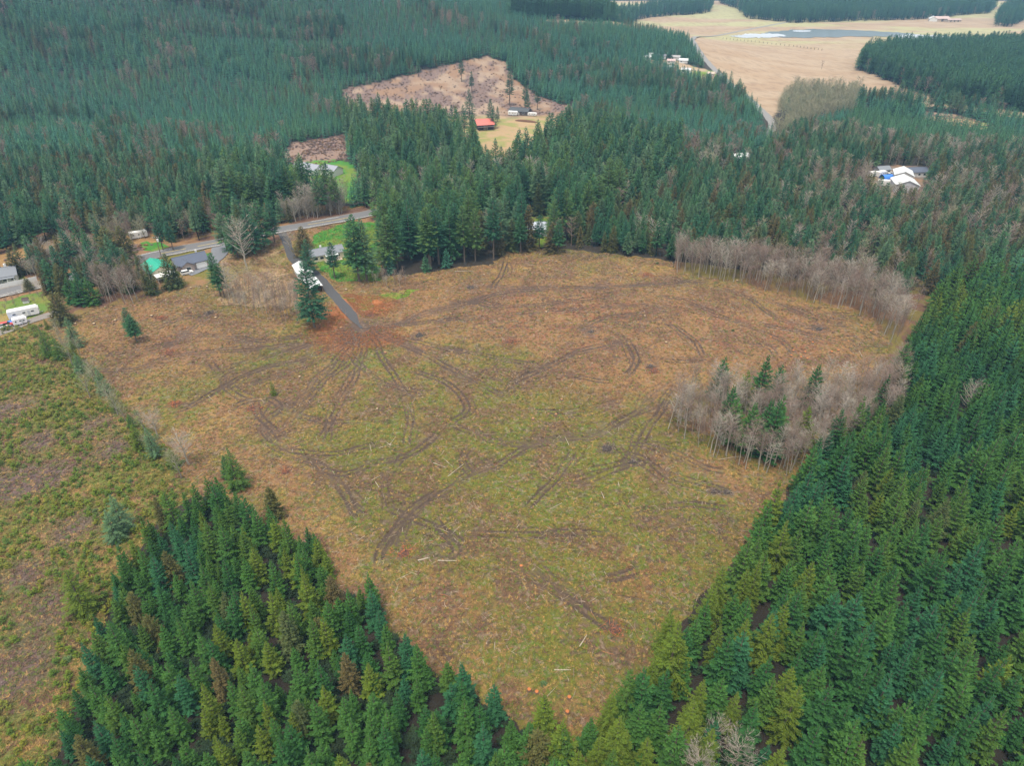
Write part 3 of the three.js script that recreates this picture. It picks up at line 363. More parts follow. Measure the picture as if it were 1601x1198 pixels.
function makeBare(o) { // leafless tree: slim trunk, rising branches, fine twigs
  const r = rng(o.seed), tk = new MB(), mb = new MB(), P = []; let x = 0, z = 0; const n = 7, lx = (r() - 0.5) * o.lean, lz = (r() - 0.5) * o.lean;
  for (let i = 0; i <= n; i++) { const t = i / n; P.push([x, o.H * t - (i ? 0 : 0.3), z]); x += lx * o.H / n + (r() - 0.5) * o.bend; z += lz * o.H / n + (r() - 0.5) * o.bend; }
  const rad = t => o.r * Math.pow(1 - t, 0.8) + 0.012; tk.tube(P, P.map((_, i) => rad(i / n)), 6, GREENW);
  const on = t => { const f = clamp(t, 0, 0.999) * n, i = Math.floor(f), k = f - i; return [0, 1, 2].map(c => lerp(P[i][c], P[i + 1][c], k)); };
  const sliver = (p, q, w, c) => { const dx = q[0] - p[0], dy = q[1] - p[1], dz = q[2] - p[2], a = r() * 6.28; const u = new THREE.Vector3(dx, dy, dz).normalize().cross(new THREE.Vector3(Math.cos(a), 0.4, Math.sin(a))).normalize().multiplyScalar(w); mb.tri([p[0] + u.x, p[1] + u.y, p[2] + u.z], [p[0] - u.x, p[1] - u.y, p[2] - u.z], q, c); };
  for (let i = 0; i < o.branches; i++) {
    const t = lerp(o.low, 0.98, Math.pow((i + r()) / o.branches, 0.85)), b = on(t), az = i * 2.4 + r(), q = (1 - t) / (1 - o.low), L = o.R * (0.35 + 0.65 * Math.sin(Math.PI * Math.pow(1 - q, 0.8) * 0.85 + 0.3)) * (0.6 + 0.6 * r()), up = o.up * (0.7 + 0.6 * r());
    const B = [0, 0.34, 0.68, 1].map(s => [b[0] + Math.cos(az + s * 0.3) * L * s, b[1] + L * up * s + 0.2 * L * s * s, b[2] + Math.sin(az + s * 0.3) * L * s]);
    const c = jit(GREENW, r, 0.2), w = Math.min(rad(t) * 0.55, 0.09) + 0.012; mb.tube(B, [w, w * 0.7, w * 0.45, 0.008], 3, c);
    for (let k = 0; k < o.twigs; k++) {
      const s = 0.2 + 0.8 * r(), j = Math.min(2, Math.floor(s * 3)), f = s * 3 - j, p = [0, 1, 2].map(m => lerp(B[j][m], B[j + 1][m], f)), a = az + (r() - 0.5) * 2.6, l = o.tl * (0.5 + 0.9 * r());
      const q2 = [p[0] + Math.cos(a) * l * 0.8, p[1] + l * (0.25 + 0.6 * r()), p[2] + Math.sin(a) * l * 0.8]; sliver(p, q2, o.tw, c);
      for (let m = 0; m < o.sub; m++) { const g = 0.3 + 0.6 * r(), p3 = [0, 1, 2].map(v => lerp(p[v], q2[v], g)), a3 = a + (r() - 0.5) * 2.4, l3 = l * 0.5; sliver(p3, [p3[0] + Math.cos(a3) * l3 * 0.7, p3[1] + l3 * (0.2 + 0.6 * r()), p3[2] + Math.sin(a3) * l3 * 0.7], o.tw * 0.8, c); }
    }
  }
  return { crown: mb.geo(), trunk: tk.geo(), H: o.H, R: o.R };
}
const alder = [81, 82, 83, 84, 85].map((seed, i) => makeBare({ H: 14, R: 2.1, r: 0.115, low: [0.45, 0.5, 0.4, 0.52, 0.46][i], lean: 0.12, bend: 0.22, branches: 36, twigs: 8, sub: 3, tl: 0.85, tw: 0.018, up: 0.75, seed }));
const broad = [91, 92, 93].map((seed, i) => makeBare({ H: [13, 15, 11][i], R: [4.2, 4.8, 3.8][i], r: 0.3, low: 0.22, lean: 0.1, bend: 0.5, branches: 38, twigs: 12, sub: 4, tl: 1.5, tw: 0.026, up: 0.75, seed }));
const farBare = [96, 97].map((seed, i) => makeBare({ H: 15, R: [3.6, 2.6][i], r: 0.2, low: 0.25, lean: 0.1, bend: 0.4, branches: 26, twigs: 9, sub: 2, tl: 1.5, tw: 0.06, up: 0.8, seed }));
// a small planted or self-sown bush: leafy twigs from the ground
function makeBush(o) { const r = rng(o.seed), mb = new MB(); for (let i = 0; i < o.n; i++) { const az = i * 2.4 + r(), t = r(), y = o.H * t * 0.85, L = o.R * (1.05 - t * 0.75) * (0.6 + 0.6 * r()); spray(mb, [0, y, 0], az, L, 0.35 + 0.5 * r(), 0.2, 0.2, 0.5, 3, r, jit(GREENW, r, 0.25), o.hw); } return mb.geo(); }
const seedlingG = [101, 102, 103, 104].map((seed, i) => makeBush({ H: 1.2, R: 0.62, n: 20, hw: 0.07, seed }));
const bushG = [111, 112, 113].map(seed => makeBush({ H: 1.9, R: 1.5, n: 46, hw: 0.1, seed }));

const foliage = (r, g, b) => new THREE.MeshPhysicalMaterial({ specularIntensity: 0.3, color: new THREE.Color().setRGB(r, g, b), roughness: 0.7, vertexColors: true, side: THREE.DoubleSide });
// tints: [colour, word]
const FIR = [[[0.024, 0.084, 0.019], 'deep green'], [[0.038, 0.104, 0.018], 'mid green'], [[0.022, 0.09, 0.034], 'blue-green'], [[0.082, 0.122, 0.012], 'yellow-green'], [[0.05, 0.106, 0.016], 'olive green'], [[0.044, 0.145, 0.088], 'bluish green'], [[0.055, 0.15, 0.066], 'fresh green'], [[0.08, 0.15, 0.066], 'faded green']].map(([c, w]) => ({ c, w, m: foliage(...c) }));  // bluish green is the hillside tint, lightened to hold distance haze in its colour
const OLDFIR = [[[0.024, 0.088, 0.042], 'dark green'], [[0.036, 0.106, 0.04], 'green'], [[0.07, 0.135, 0.062], 'grey-green'], [[0.062, 0.122, 0.032], 'warm green']].map(([c, w]) => ({ c, w, m: foliage(...c) }));
const CEDAR = [[[0.085, 0.085, 0.024], 'brownish olive'], [[0.10, 0.082, 0.03], 'rusty brown'], [[0.068, 0.092, 0.03], 'dull olive']].map(([c, w]) => ({ c, w, m: foliage(...c) }));
const BARE = [[[0.21, 0.155, 0.125], 'brownish grey'], [[0.30, 0.265, 0.22], 'pale grey'], [[0.24, 0.235, 0.15], 'mossy grey-green']].map(([c, w]) => ({ c, w, m: foliage(...c) }));
const barkM = new THREE.MeshStandardMaterial({ vertexColors: true, roughness: 0.95, side: THREE.DoubleSide }), aldBark = mat(0.30, 0.275, 0.225, 0.9), oldBark = mat(0.2, 0.175, 0.15, 0.95);

const camP = camera.position, frus = new THREE.Matrix4().multiplyMatrices(camera.projectionMatrix, camera.matrixWorldInverse), tv = new THREE.Vector3();
const seen = (x, y, z, m) => { tv.set(x, y, z).applyMatrix4(frus); return tv.z < 1 && Math.abs(tv.x) < m && Math.abs(tv.y) < m; };
const worth = (x, z, H) => { const y = groundY(x, z); return seen(x, y, z, 1.25) || seen(x, y + H, z, 1.25); };
const shows = (x, z, H) => { const y = groundY(x, z); return seen(x, y + H * 0.8, z, 0.985); };

const BASE = { fir: 12, oldfir: 22, cedar: 15, spruce: 16, alder: 14, broad: 13 };
const plants = []; // { kind, x, z, s, rot, tint, v, place }
const rt = rng(2024);
const pickW = (r, list) => { let t = r * list.reduce((s, e) => s + e[1], 0); for (const e of list) { t -= e[1]; if (t <= 0) return e[0]; } return list[0][0]; };
function plant(kind, x, z, h, tint, place) { const base = BASE[kind]; if (worth(x, z, h)) plants.push({ kind, x, z, h, s: h / base, rot: rt() * 6.28, tint, v: Math.floor(rt() * 60), place, tilt: (rt() - 0.5) * (kind === 'alder' ? 0.24 : 0.05), wide: kind === 'alder' ? 0.75 + 0.8 * rt() : 0.86 + 0.34 * rt() }); }
function fill(p, gap, f) { for (let z = p.z0; z < p.z1; z += gap) for (let x = p.x0; x < p.x1; x += gap) { const px = x + (rt() - 0.5) * gap * 0.95, pz = z + (rt() - 0.5) * gap * 0.95; if (inside(p, px, pz)) f(px, pz); } }
const tintFir = (x, z, bias = 0) => { const n = fbm(x / 22, z / 22 + 40, 2) + (rt() - 0.5) * (z < -330 ? 0.3 : 0.6) + bias; return n < 0.27 ? 2 : n < 0.46 ? 0 : n < 0.66 ? 1 : n < 0.82 ? 4 : 3; };
// the two plantations beside the clearing
fill(STAND_A, 3.6, (x, z) => { const k = rt(); if (k < 0.05) plant('cedar', x, z, 8.5 + rt() * 3, rt() < 0.25 ? 1 : rt() < 0.5 ? 0 : 2, 'a'); else plant('fir', x, z, 6.8 + rt() * 5.2 + 4 * (fbm(x / 12, z / 12) - 0.5), tintFir(x, z), 'a'); });
fill(STAND_B, 4.4, (x, z) => { if (x > 60 && z < -95 && rt() < 0.012) { plant('broad', x, z, 9, 1, 'b'); return; } const edge = z > -110 && x < 55; const k = rt(); if (edge && k < 0.22) plant('spruce', x, z, 11 + rt() * 4, 3, 'b'); else if (k < 0.03) plant('cedar', x, z, 10 + rt() * 3, rt() < 0.2 ? 1 : rt() < 0.5 ? 0 : 2, 'b'); else plant('fir', x, z, 8.8 + rt() * 6.2 + 4 * (fbm(x / 14, z / 14) - 0.5), tintFir(x, z, z > -110 ? 0.04 : -0.08), 'b'); });
fill(poly([[7.5,-57.8],[9.3,-54.9],[11.6,-54.3],[14.4,-56.4],[16.3,-59.3],[14.9,-41.1],[5.8,-41.1]]), 4.2, (x, z) => plant(rt() < 0.45 ? 'spruce' : 'fir', x, z, 10 + rt() * 4, rt() < 0.6 ? 3 : 4, 'b'));
for (const [p, h, k, t] of [[[5.1,-62.4], 12, 'fir', 3], [[2.7,-58.5], 11, 'fir', 1], [[7.9,-56.8], 12, 'fir', 4], [[9.8,-54.3], 11, 'fir', 3], [[15.5,-62.1], 13, 'spruce', 3], [[18.8,-65.3], 14, 'spruce', 4], [[12.9,-55.8], 12, 'spruce', 3], [[16.1,-57.3], 13, 'spruce', 3], [[19.6,-60.4], 13, 'fir', 1], [[20.1,-55.8], 12, 'spruce', 3], [[6.2,-53.1], 11, 'fir', 1], [[13.2,-52.4], 11, 'spruce', 3], [[12.2,-59.9], 10, 'fir', 1], [[10.1,-51.5], 12, 'fir', 1]]) plants.push({ kind: k, x: p[0], z: p[1], h, s: h / BASE[k], rot: h * 5 + p[0], tint: t, v: Math.abs(Math.round(p[0] * 3)), wide: 1.1, own: `${FIR[t].w} ${k === 'fir' ? 'fir' : 'drooping spruce'} closing the lower tip of the clearing`, grp: 'trees closing the lower tip of the clearing' });
// thin leafless trees
const STAND_FIRS = [[[58.7,-160.7], 12, 0], [[68.3,-155.9], 15, 0], [[56.9,-141.4], 12, 1], [[59.9,-137.4], 13, 1], [[64.4,-134.8], 15, 0], [[73.4,-157.5], 12, 0], [[82.6,-155.9], 13, 0], [[73.9,-138.7], 11, 3], [[63.8,-155.9], 11, 3], [[56.6,-144.7], 13, 0], [[67.1,-138.7], 14, 1], [[64.4,-138.7], 13, 0]];
for (const [p, gap, h, place] of [[ALDER_R, 2.1, 10.2, 'in the stand of bare trees within the clearing'], [ALDER_T, 2.2, 11.5, 'along the far edge of the clearing'], [ALDER_L, 2.4, 8, 'in front of the white sheds'], [ALDER_G, 2.6, 11, 'below the green-roofed building'], [ALDER_S, 2.2, 5, 'by the grassy bank next to the driveway']])
  fill(p, gap, (x, z) => !STAND_FIRS.some(f => Math.hypot(f[0][0] - x, f[0][1] - z - 1.5) < 2.8) && plant('alder', x, z, h * (0.55 + 0.7 * rt()), rt() < 0.6 ? 0 : 1, place));
for (const [p, h, t] of STAND_FIRS) plants.push({ kind: 'fir', x: p[0], z: p[1], h: h * 1.14, s: h * 1.14 / 12, rot: h, tint: t, v: Math.round(h * 3), own: 'green fir growing among bare alders inside the clearing', grp: 'firs inside the alder stand', wide: 1.25 });
for (const [p, gap, h, tint, label] of [[[[-188.6,-243.6],[-196.3,-265.3],[-177.8,-275.8],[-162.6,-253.5],[-172.5,-243.6]], 3.0, 6, 1, 'grey bare thicket tree beside the highway meadow'], [[[-185.2,-290.1],[-165.3,-303.1],[-143.7,-320.8],[-134.3,-303.1],[-149.7,-287],[-175.5,-276.5]], 4.2, 7, 0, 'bare tree in the thicket across the highway'], [[[-109.8,-315.3],[-82.4,-330.2],[-79.7,-317.1],[-106.8,-304.8]], 3.2, 9, 1, 'pale bare tree lining the highway below the far lawn'], [[[-165.1,-241.3],[-166.4,-253.5],[-156,-258.6],[-148.3,-250.3],[-156.2,-238.3]], 3.4, 8, 1, 'pale bare tree beside the big brown cedars'], [[[185.1,-347.4],[203.4,-342.2],[197.6,-327.3],[178.8,-327.3]], 4, 6, 0, 'tan bare tree in front of the cluttered yard']])
  fill(poly(p), gap, (x, z) => roadDist(x, z) > 2 && plants.push({ kind: 'broad', x, z, h: h * (0.7 + 0.6 * rt()), s: h / 13 * (0.7 + 0.6 * rt()), rot: rt() * 6, tint: rt() < 0.7 ? tint : 2, v: Math.floor(rt() * 9), own: label, grp: label, soft: 1 }));
// everything else that is wooded, zone by zone
const OPEN = [CLEARING, SEEDLING_AREA, STAND_A, STAND_B, ALDER_T, CUT, CUT2, LAWN_FAR, LAWN_MID, LAWN_RV, LAWN_ROAD, MEADOW, CABIN_LOT, YARD_LOT, GAP_LOT, SMALL_LOT, HOUSE_LOT, SHOP_LOT, BROWN_R];
function wild(x, z, gap) {
  for (const p of OPEN) if (inside(p, x, z)) return;
  if (inside(VALLEY, x, z)) {
    const isl = inside(ISLAND_WOOD, x, z); if (!isl && !inside(FAR_WOOD_R, x, z) && !inside(FAR_WOOD_E, x, z) && !inside(FAR_WOOD_L, x, z)) return;
    const pl = 'v'; if (rt() < (isl ? 0.1 : 0.05)) plant('broad', x, z, 9 + rt() * 4, 0, pl); else plant('oldfir', x, z, (isl ? 17 : 19) + rt() * 7, Math.floor(rt() * 2), pl); return;
  }
  if (z < -1150 && !(x < 260)) return; // beyond the valley only the woods above
  const rd = roadDist(x, z); if (rd < 3.2) return;
  const n = fbm(x / 60 + 20, z / 60, 3);
  if (inside(GREY_STAND, x, z)) { if (rt() < 0.8) plant(rt() < 0.92 ? 'broad' : 'oldfir', x, z, 9 + rt() * 4, 2, 'v'); return; }
  if (inside(YOUNG_R, x, z)) { plant('fir', x, z, 6 + rt() * 3, 6, 'v'); return; }
  if (inside(MATURE, x, z) || inside(MATURE_L, x, z)) {
    if (rt() < (z > -325 ? 0.25 : 0.42)) return;
    if (rd < 14 && rt() < 0.5) { plant('broad', x, z, 9 + rt() * 5, 1, 'm'); return; }
    const k = rt(); if (k < 0.1) plant('cedar', x, z, 11 + rt() * 6, Math.floor(rt() * 3), 'm'); else if (k < 0.14) plant('broad', x, z, 10, 1, 'm'); else plant('oldfir', x, z, (z > -325 ? 19 : 15) + rt() * 8, Math.floor(rt() * 4), 'm'); return;
  }
  if (inside(MIXED_R, x, z)) { const k = rt() + (n - 0.5) * 0.9; if (k < 0.36) { if (rt() < 0.8) plant('broad', x, z, 7 + rt() * 4, rt() < 0.45 ? 0 : rt() < 0.6 ? 1 : 2, 'x'); } else if (k < 0.64) plant('cedar', x, z, 9 + rt() * 6, Math.floor(rt() * 3), 'x'); else plant('oldfir', x, z, 10 + rt() * 7, Math.floor(rt() * 3), 'x'); return; }
  if (inside(ROADSIDE, x, z) || (z > -400 && x < -90)) { const k = rt(); if (k < 0.16 + 0.3 * sst(0.5, 0.62, n)) { if (rt() < 0.6) plant('broad', x, z, 6 + rt() * 4, k < 0.2 ? 0 : 1, 'w'); } else if (k < 0.5) plant('cedar', x, z, 9 + rt() * 5, Math.floor(rt() * 3), 'w'); else plant('oldfir', x, z, 10 + rt() * 8, Math.floor(rt() * 3), 'w'); return; }
  const gully = Math.abs(fbm(x / 170 + 7, z / 120 + 3, 3) - 0.5) < 0.022 && z < -430, age = sst(0.5, 0.54, fbm(x / 140 + 90, z / 110, 2));
  if (gully) { const q = rt(); if (q < 0.22) plant('cedar', x, z, 9 + rt() * 5, Math.floor(rt() * 3), 'h'); else if (q < 0.34) plant('broad', x, z, 8 + rt() * 3, 0, 'h'); else if (q < 0.8) plant('oldfir', x, z, 11 + rt() * 7, Math.floor(rt() * 3), 'h'); return; }
  if (rt() < 0.16 * age) return;
  const fringe = z > -470 ? 0.1 : 0.004, k = rt();
  if (k < fringe * 0.6 + 0.2 * sst(0.72, 0.78, n)) plant('broad', x, z, 8 + rt() * 3, 0, 'h');
  else if (k < fringe * 1.4 + 0.2 * sst(0.68, 0.74, n)) plant('cedar', x, z, 9 + rt() * 4, Math.floor(rt() * 3), 'h');
  else plant('fir', x, z, (6.5 + rt() * 2.6) * (1 + 0.4 * age), pickW(clamp(rt() * 0.6 + 0.4 * (n * 2 - 0.5)), [[5, 5], [6, 3.5], [7, 1.2]]), 'h');
}
for (const [z0, z1, x1, gap] of [[-230, -420, 380, 4.6], [-420, -700, 620, 4.2], [-700, -1150, 900, 4.3], [-1150, -1760, 1350, 7.6]])
  for (let z = z0; z > z1; z -= gap) for (let x = -x1; x < x1; x += gap) { if (Math.abs(x) > -z * 1.02 + 30) { rt(); continue; } wild(x + (rt() - 0.5) * gap * 0.95, z + (rt() - 0.5) * gap * 0.95, gap); }
// trees that stand apart
const single = (kind, p, h, tint, label, v = 0, wide = kind === 'cedar' ? 1.5 : 1.15) => plants.push({ kind, wide, x: p[0], z: p[1], h, s: h / BASE[kind], rot: 1 + h, tint, v, own: label });
single('oldfir', [-66.9,-204], 24.5, 0, 'tall dark fir rising in front of the white metal shed', 1);
single('oldfir', [-78.9,-247.2], 15, 0, 'dense dark fir between the white shed and the ranch house', 3);
single('oldfir', [-68.6,-243.6], 15, 0, 'fir in front of the ranch house porch', 2);
single('oldfir', [-58.7,-241.3], 27, 1, 'tall fir on the lawn edge beside the ranch house', 0);
single('cedar', [-85.8,-266.6], 13, 1, 'rounded rusty brown cedar behind the driveway fork', 2, 1.55); single('oldfir', [-56,-242.4], 25, 2, 'grey-green fir where the lawn meets the tall woods', 1);
single('cedar', [-127.7,-235.5], 14, 2, 'broad dark cedar in front of the green-roofed building', 2, 1.25);
single('cedar', [-158.8,-254.7], 17, 0, 'largest brownish cedar between the highway and the green-roofed building', 2);
single('cedar', [-155,-258.6], 16, 0, 'brownish cedar standing close behind the green roof', 0);
single('oldfir', [-149.8,-241.3], 17, 0, 'dark fir among bare trees beside the green-roofed building', 3);
single('cedar', [-153.7,-207.3], 12, 0, 'olive cedar at the end of the trailer lane', 2);
single('fir', [-157.9,-222.5], 10, 0, 'bushy dark evergreen beside the trailer lawn fence', 3, 1.6); single('fir', [-153.9,-221], 11, 0, 'bushy dark evergreen between bare trees and the trailer lawn', 1, 1.5); single('fir', [-150.5,-221.5], 10, 1, 'rounded evergreen nearest the bare alders by the green-roofed building', 3, 1.6);
single('broad', [-106.9,-256], 15, 1, 'big bare tree with spreading crown on the dry grass', 1);
single('oldfir', [-113.6,-265.3], 18, 1, 'tall fir in the clump behind the big bare tree', 1, 1.4); single('oldfir', [-108,-269.4], 20, 0, 'dark fir in the clump beside the highway bend', 3, 1.35); single('oldfir', [-105.9,-276.5], 21, 1, 'fir nearest the driveway entrance', 1, 1.4); single('oldfir', [-120.3,-272.2], 17, 2, 'grey-green fir beside the side road', 0, 1.4); single('oldfir', [-103.2,-282.4], 18, 0, 'fir at the highway edge by the driveway mouth', 0);
single('oldfir', [-107.1,-227.8], 17, 1, 'leafy fir leaning over the dry grass at the clearing edge', 2); single('oldfir', [-105.1,-226.2], 14, 1, 'shorter fir of the pair at the clearing edge', 0);
single('alder', [-102.3,-223.5], 14, 1, 'pale bare trunk beside the pair of firs', 1); single('alder', [-100.1,-222.5], 13, 1, 'pale bare trunk standing nearest the tracks by the pair of firs', 3);
single('broad', [-93.5,-272.2], 9, 1, 'bare pale tree at the driveway bend', 2);
single('oldfir', [-122.1,-193.5], 10, 1, 'lone fir left standing in the clearing', 0, 1.5); single('oldfir', [-126.8,-200], 9.5, 0, 'shorter lone fir behind another in the clearing', 1, 1.3);
single('cedar', [-0.1,-272.2], 14, 2, 'dull olive cedar guarding the gap with the pale house', 0); single('oldfir', [3.6,-269.4], 17, 1, 'thin-crowned fir with long pale trunk at the gap', 2); single('cedar', [6.9,-274.4], 19, 1, 'tall rusty cedar in front of the pale house', 1); single('oldfir', [11.5,-273.6], 15, 0, 'fir half hiding the pale house in the gap', 2); single('cedar', [16.6,-270.8], 13, 1, 'rusty cedar right of the pale house', 0); single('oldfir', [19.2,-269.4], 15, 1, 'fir right of the gap with the pale house', 0); single('spruce', [-68.9,-163.6], 5, 3, 'small pale sapling left among the tracks', 0);
single('broad', [-94.1,-144.1], 8, 1, 'bare white-twigged tree on the hedge line by the clearing', 2); single('broad', [-80.8,-132], 9, 1, 'bare white-twigged tree at the top corner of the plantation', 0);
single('cedar', [-53.9,-113.5], 9, 0, 'sparse mossy cedar at the clearing edge of the plantation', 1);
single('cedar', [-168.1,-235.5], 11, 0, 'olive cedar on the verge behind the white panel fence', 1); single('cedar', [-180.2,-232.7], 5, 0, 'small round shrub-like cedar in front of the white panel fence', 2, 1.8);
single('cedar', [-192.6,-246], 11, 0, 'cedar beside the grey-roofed house at the frame edge', 0); single('oldfir', [-147.3,-272.2], 14, 0, 'narrow fir beyond the highway by the utility pole', 2); single('oldfir', [-143,-272.2], 13, 0, 'second narrow fir beyond the highway', 2);
single('spruce', [26.9,-71.2], 18, 3, 'tall drooping spruce standing proud at the clearing corner', 0);
single('spruce', [15.5,-56], 17, 3, 'yellowish drooping spruce in the gap between the plantations', 1);
single('fir', [7.6,-57.4], 13, 3, 'bright green fir nearest the orange stumps', 3);
single('fir', [55.5,-107.2], 16, 3, 'bright yellow-green fir leading the right plantation edge', 2);
for (const [p, h] of [[[25.9,-57.9], 8], [[28.7,-54.5], 9], [[31.9,-59.5], 7], [[31,-51.7], 8], [[35.2,-56.4], 9]]) plants.push({ kind: 'broad', x: p[0], z: p[1], h, s: h / 13, rot: h * 3, tint: 1, v: Math.round(h), own: 'bare pale branching tree in the gap at the foot of the right plantation', grp: 'bare trees at the plantation foot' });
for (const [p, h, k] of [[[-43.3,-634], 20, 2], [[-33.2,-605.1], 17, 2], [[-30,-509.5], 24, 3], [[-33.8,-497.6], 16, 1], [[-1.8,-572.5], 26, 2], [[10.2,-562], 20, 2], [[11.5,-548.4], 16, 0], [[19.6,-557.5], 18, 2], [[-15.2,-505.5], 18, 0], [[-12.8,-497.6], 15, 3], [[-10.4,-517.7], 11, 1]]) plants.push({ kind: 'oldfir', x: p[0], z: p[1], h, s: h / 22, rot: h, tint: 0, v: k, own: 'lone fir left standing on the old cut around the red-roofed barn', grp: 'firs around the barn' });
// hedge line of mossy yellowish trees between the clearing and the planted slope
for (const [p, h, t] of [[[-155.8,-204], 5, 3], [[-143.2,-185.3], 9, 4], [[-135.5,-181.4], 9, 3], [[-139.9,-183.8], 8, 4], [[-140.9,-188.6], 7, 7], [[-129.8,-174.4], 6, 3], [[-117.3,-162.9], 6, 3], [[-110.7,-155.9], 7, 3], [[-102.1,-146.4], 6, 4], [[-95.7,-138.7], 7, 3], [[-89.6,-133.5], 7, 4], [[-84.1,-129.8], 6, 3], [[-87.5,-104.3], 8, 3], [[-87.5,-109.1], 8, 4], [[-83.8,-86.1], 8, 3], [[-152.3,-189.8], 3, 3], [[-63.9,-121.7], 8, 4], [[-70.7,-125.8], 7, 0]]) { const dx = (rt() - 0.5) * 4, dz = (rt() - 0.5) * 4, hh = h * (0.7 + 0.9 * rt()), kk = rt() < 0.3 ? 7 : t; plants.push({ kind: 'spruce', x: p[0] + dx, z: p[1] + dz, h: hh, s: hh / 16, rot: h * 7 + dx, tint: kk, v: Math.round(h), own: 'ragged yellow-green sapling in the hedge line beside the planted slope', grp: 'hedge line saplings', wide: 1.2 + 0.6 * rt() }); }
for (const p of [[-145.2,-191.8],[-125.1,-169],[-110.5,-152.8],[-104.6,-149.9],[-92.2,-135.6],[-86.4,-132.3],[-135.6,-178],[-119.7,-162.3],[-150.8,-198.2],[-135.7,-183.8],[-121.3,-169],[-110.8,-159.1],[-99.4,-144.1],[-90.5,-137.4],[-82,-128.6],[-139.9,-189.8]]) plants.push({ kind: 'broad', x: p[0] + (rt() - 0.5) * 4, z: p[1] + (rt() - 0.5) * 4, h: 6, s: 0.35 + 0.3 * rt(), rot: p[0], tint: 2, v: Math.abs(Math.round(p[0])), own: 'mossy bare shrub tree in the hedge line beside the planted slope', grp: 'hedge line bare trees' });

const MODELS = { fir: [young, farYoung, FIR], oldfir: [mature, farMature, OLDFIR], cedar: [cedar, farCedar, CEDAR], spruce: [spruce, spruce, FIR], alder: [alder, alder, BARE], broad: [broad, farBare, BARE] };
const NAMES = { fir: 'young_fir_tree', oldfir: 'tall_fir_tree', cedar: 'cedar_tree', spruce: 'spruce_tree', alder: 'bare_alder_tree', broad: 'bare_broadleaf_tree' };
const CATS = { fir: 'fir tree', oldfir: 'fir tree', cedar: 'cedar tree', spruce: 'spruce tree', alder: 'alder tree', broad: 'bare tree' };
const LIMIT = { fir: 300, oldfir: 180, cedar: 120, spruce: 60, alder: 280, broad: 220 };
const PLACE = { a: 'in the dense plantation wedge at lower left', b: 'in the large plantation along the right side', r: 'growing among bare alders inside the clearing', m: 'in the tall woods behind the clearing', x: 'in the mixed woods beyond the bare alder edge', w: 'in the roadside woods at left', h: 'on the wooded hillside', v: 'in the woods by the valley field' };
function describe(p) {
  if (p.own) return [p.own, p.grp];
  const big = p.h / MODELS[p.kind][0][0].H, size = p.kind === 'fir' ? (p.h > 15.5 ? 'tall ' : p.h < 11.5 ? 'small ' : '') : p.kind === 'alder' ? (p.h > 13.5 ? 'tall ' : '') : '', word = MODELS[p.kind][2][p.tint].w;
  const noun = { fir: 'young fir', oldfir: 'mature fir', cedar: 'cedar with drooping sprays', spruce: 'drooping spruce', alder: 'slender leafless alder', broad: 'leafless broadleaf tree' }[p.kind];
  let where = PLACE[p.place] ?? p.place;
  if (p.place === 'a') where = p.z < -128 ? 'near the upper tip of the lower left plantation' : p.z < -98 ? (p.x < -45 ? 'on the slope side of the lower left plantation' : 'on the clearing side of the lower left plantation') : 'near the bottom frame edge of the lower left plantation';
  else if (p.place === 'b') where = p.z < -150 ? 'in the far upper part of the right plantation' : p.z < -112 ? (p.x < 75 ? 'on the clearing side of the right plantation' : 'by the right frame edge of the plantation') : p.x < 45 ? 'at the lower inner corner of the right plantation' : 'near the bottom right frame corner of the plantation';
  else if (p.place === 'm') where = p.z > -325 ? (p.x < 0 ? 'at the back edge of the clearing, left half' : 'at the back edge of the clearing, right half') : p.x < -60 ? 'behind the far green lawn' : 'in the tall woods below the red-roofed barn';
  else if (p.kind === 'alder' && inside(ALDER_R, p.x, p.z)) where = p.z > -150 ? 'at the front of the stand inside the clearing' : p.x < 80 ? 'on the left of the stand inside the clearing' : 'at the back right of the stand inside the clearing';
  const l = `${size}${word} ${noun} ${where}`; return [l, where];
}
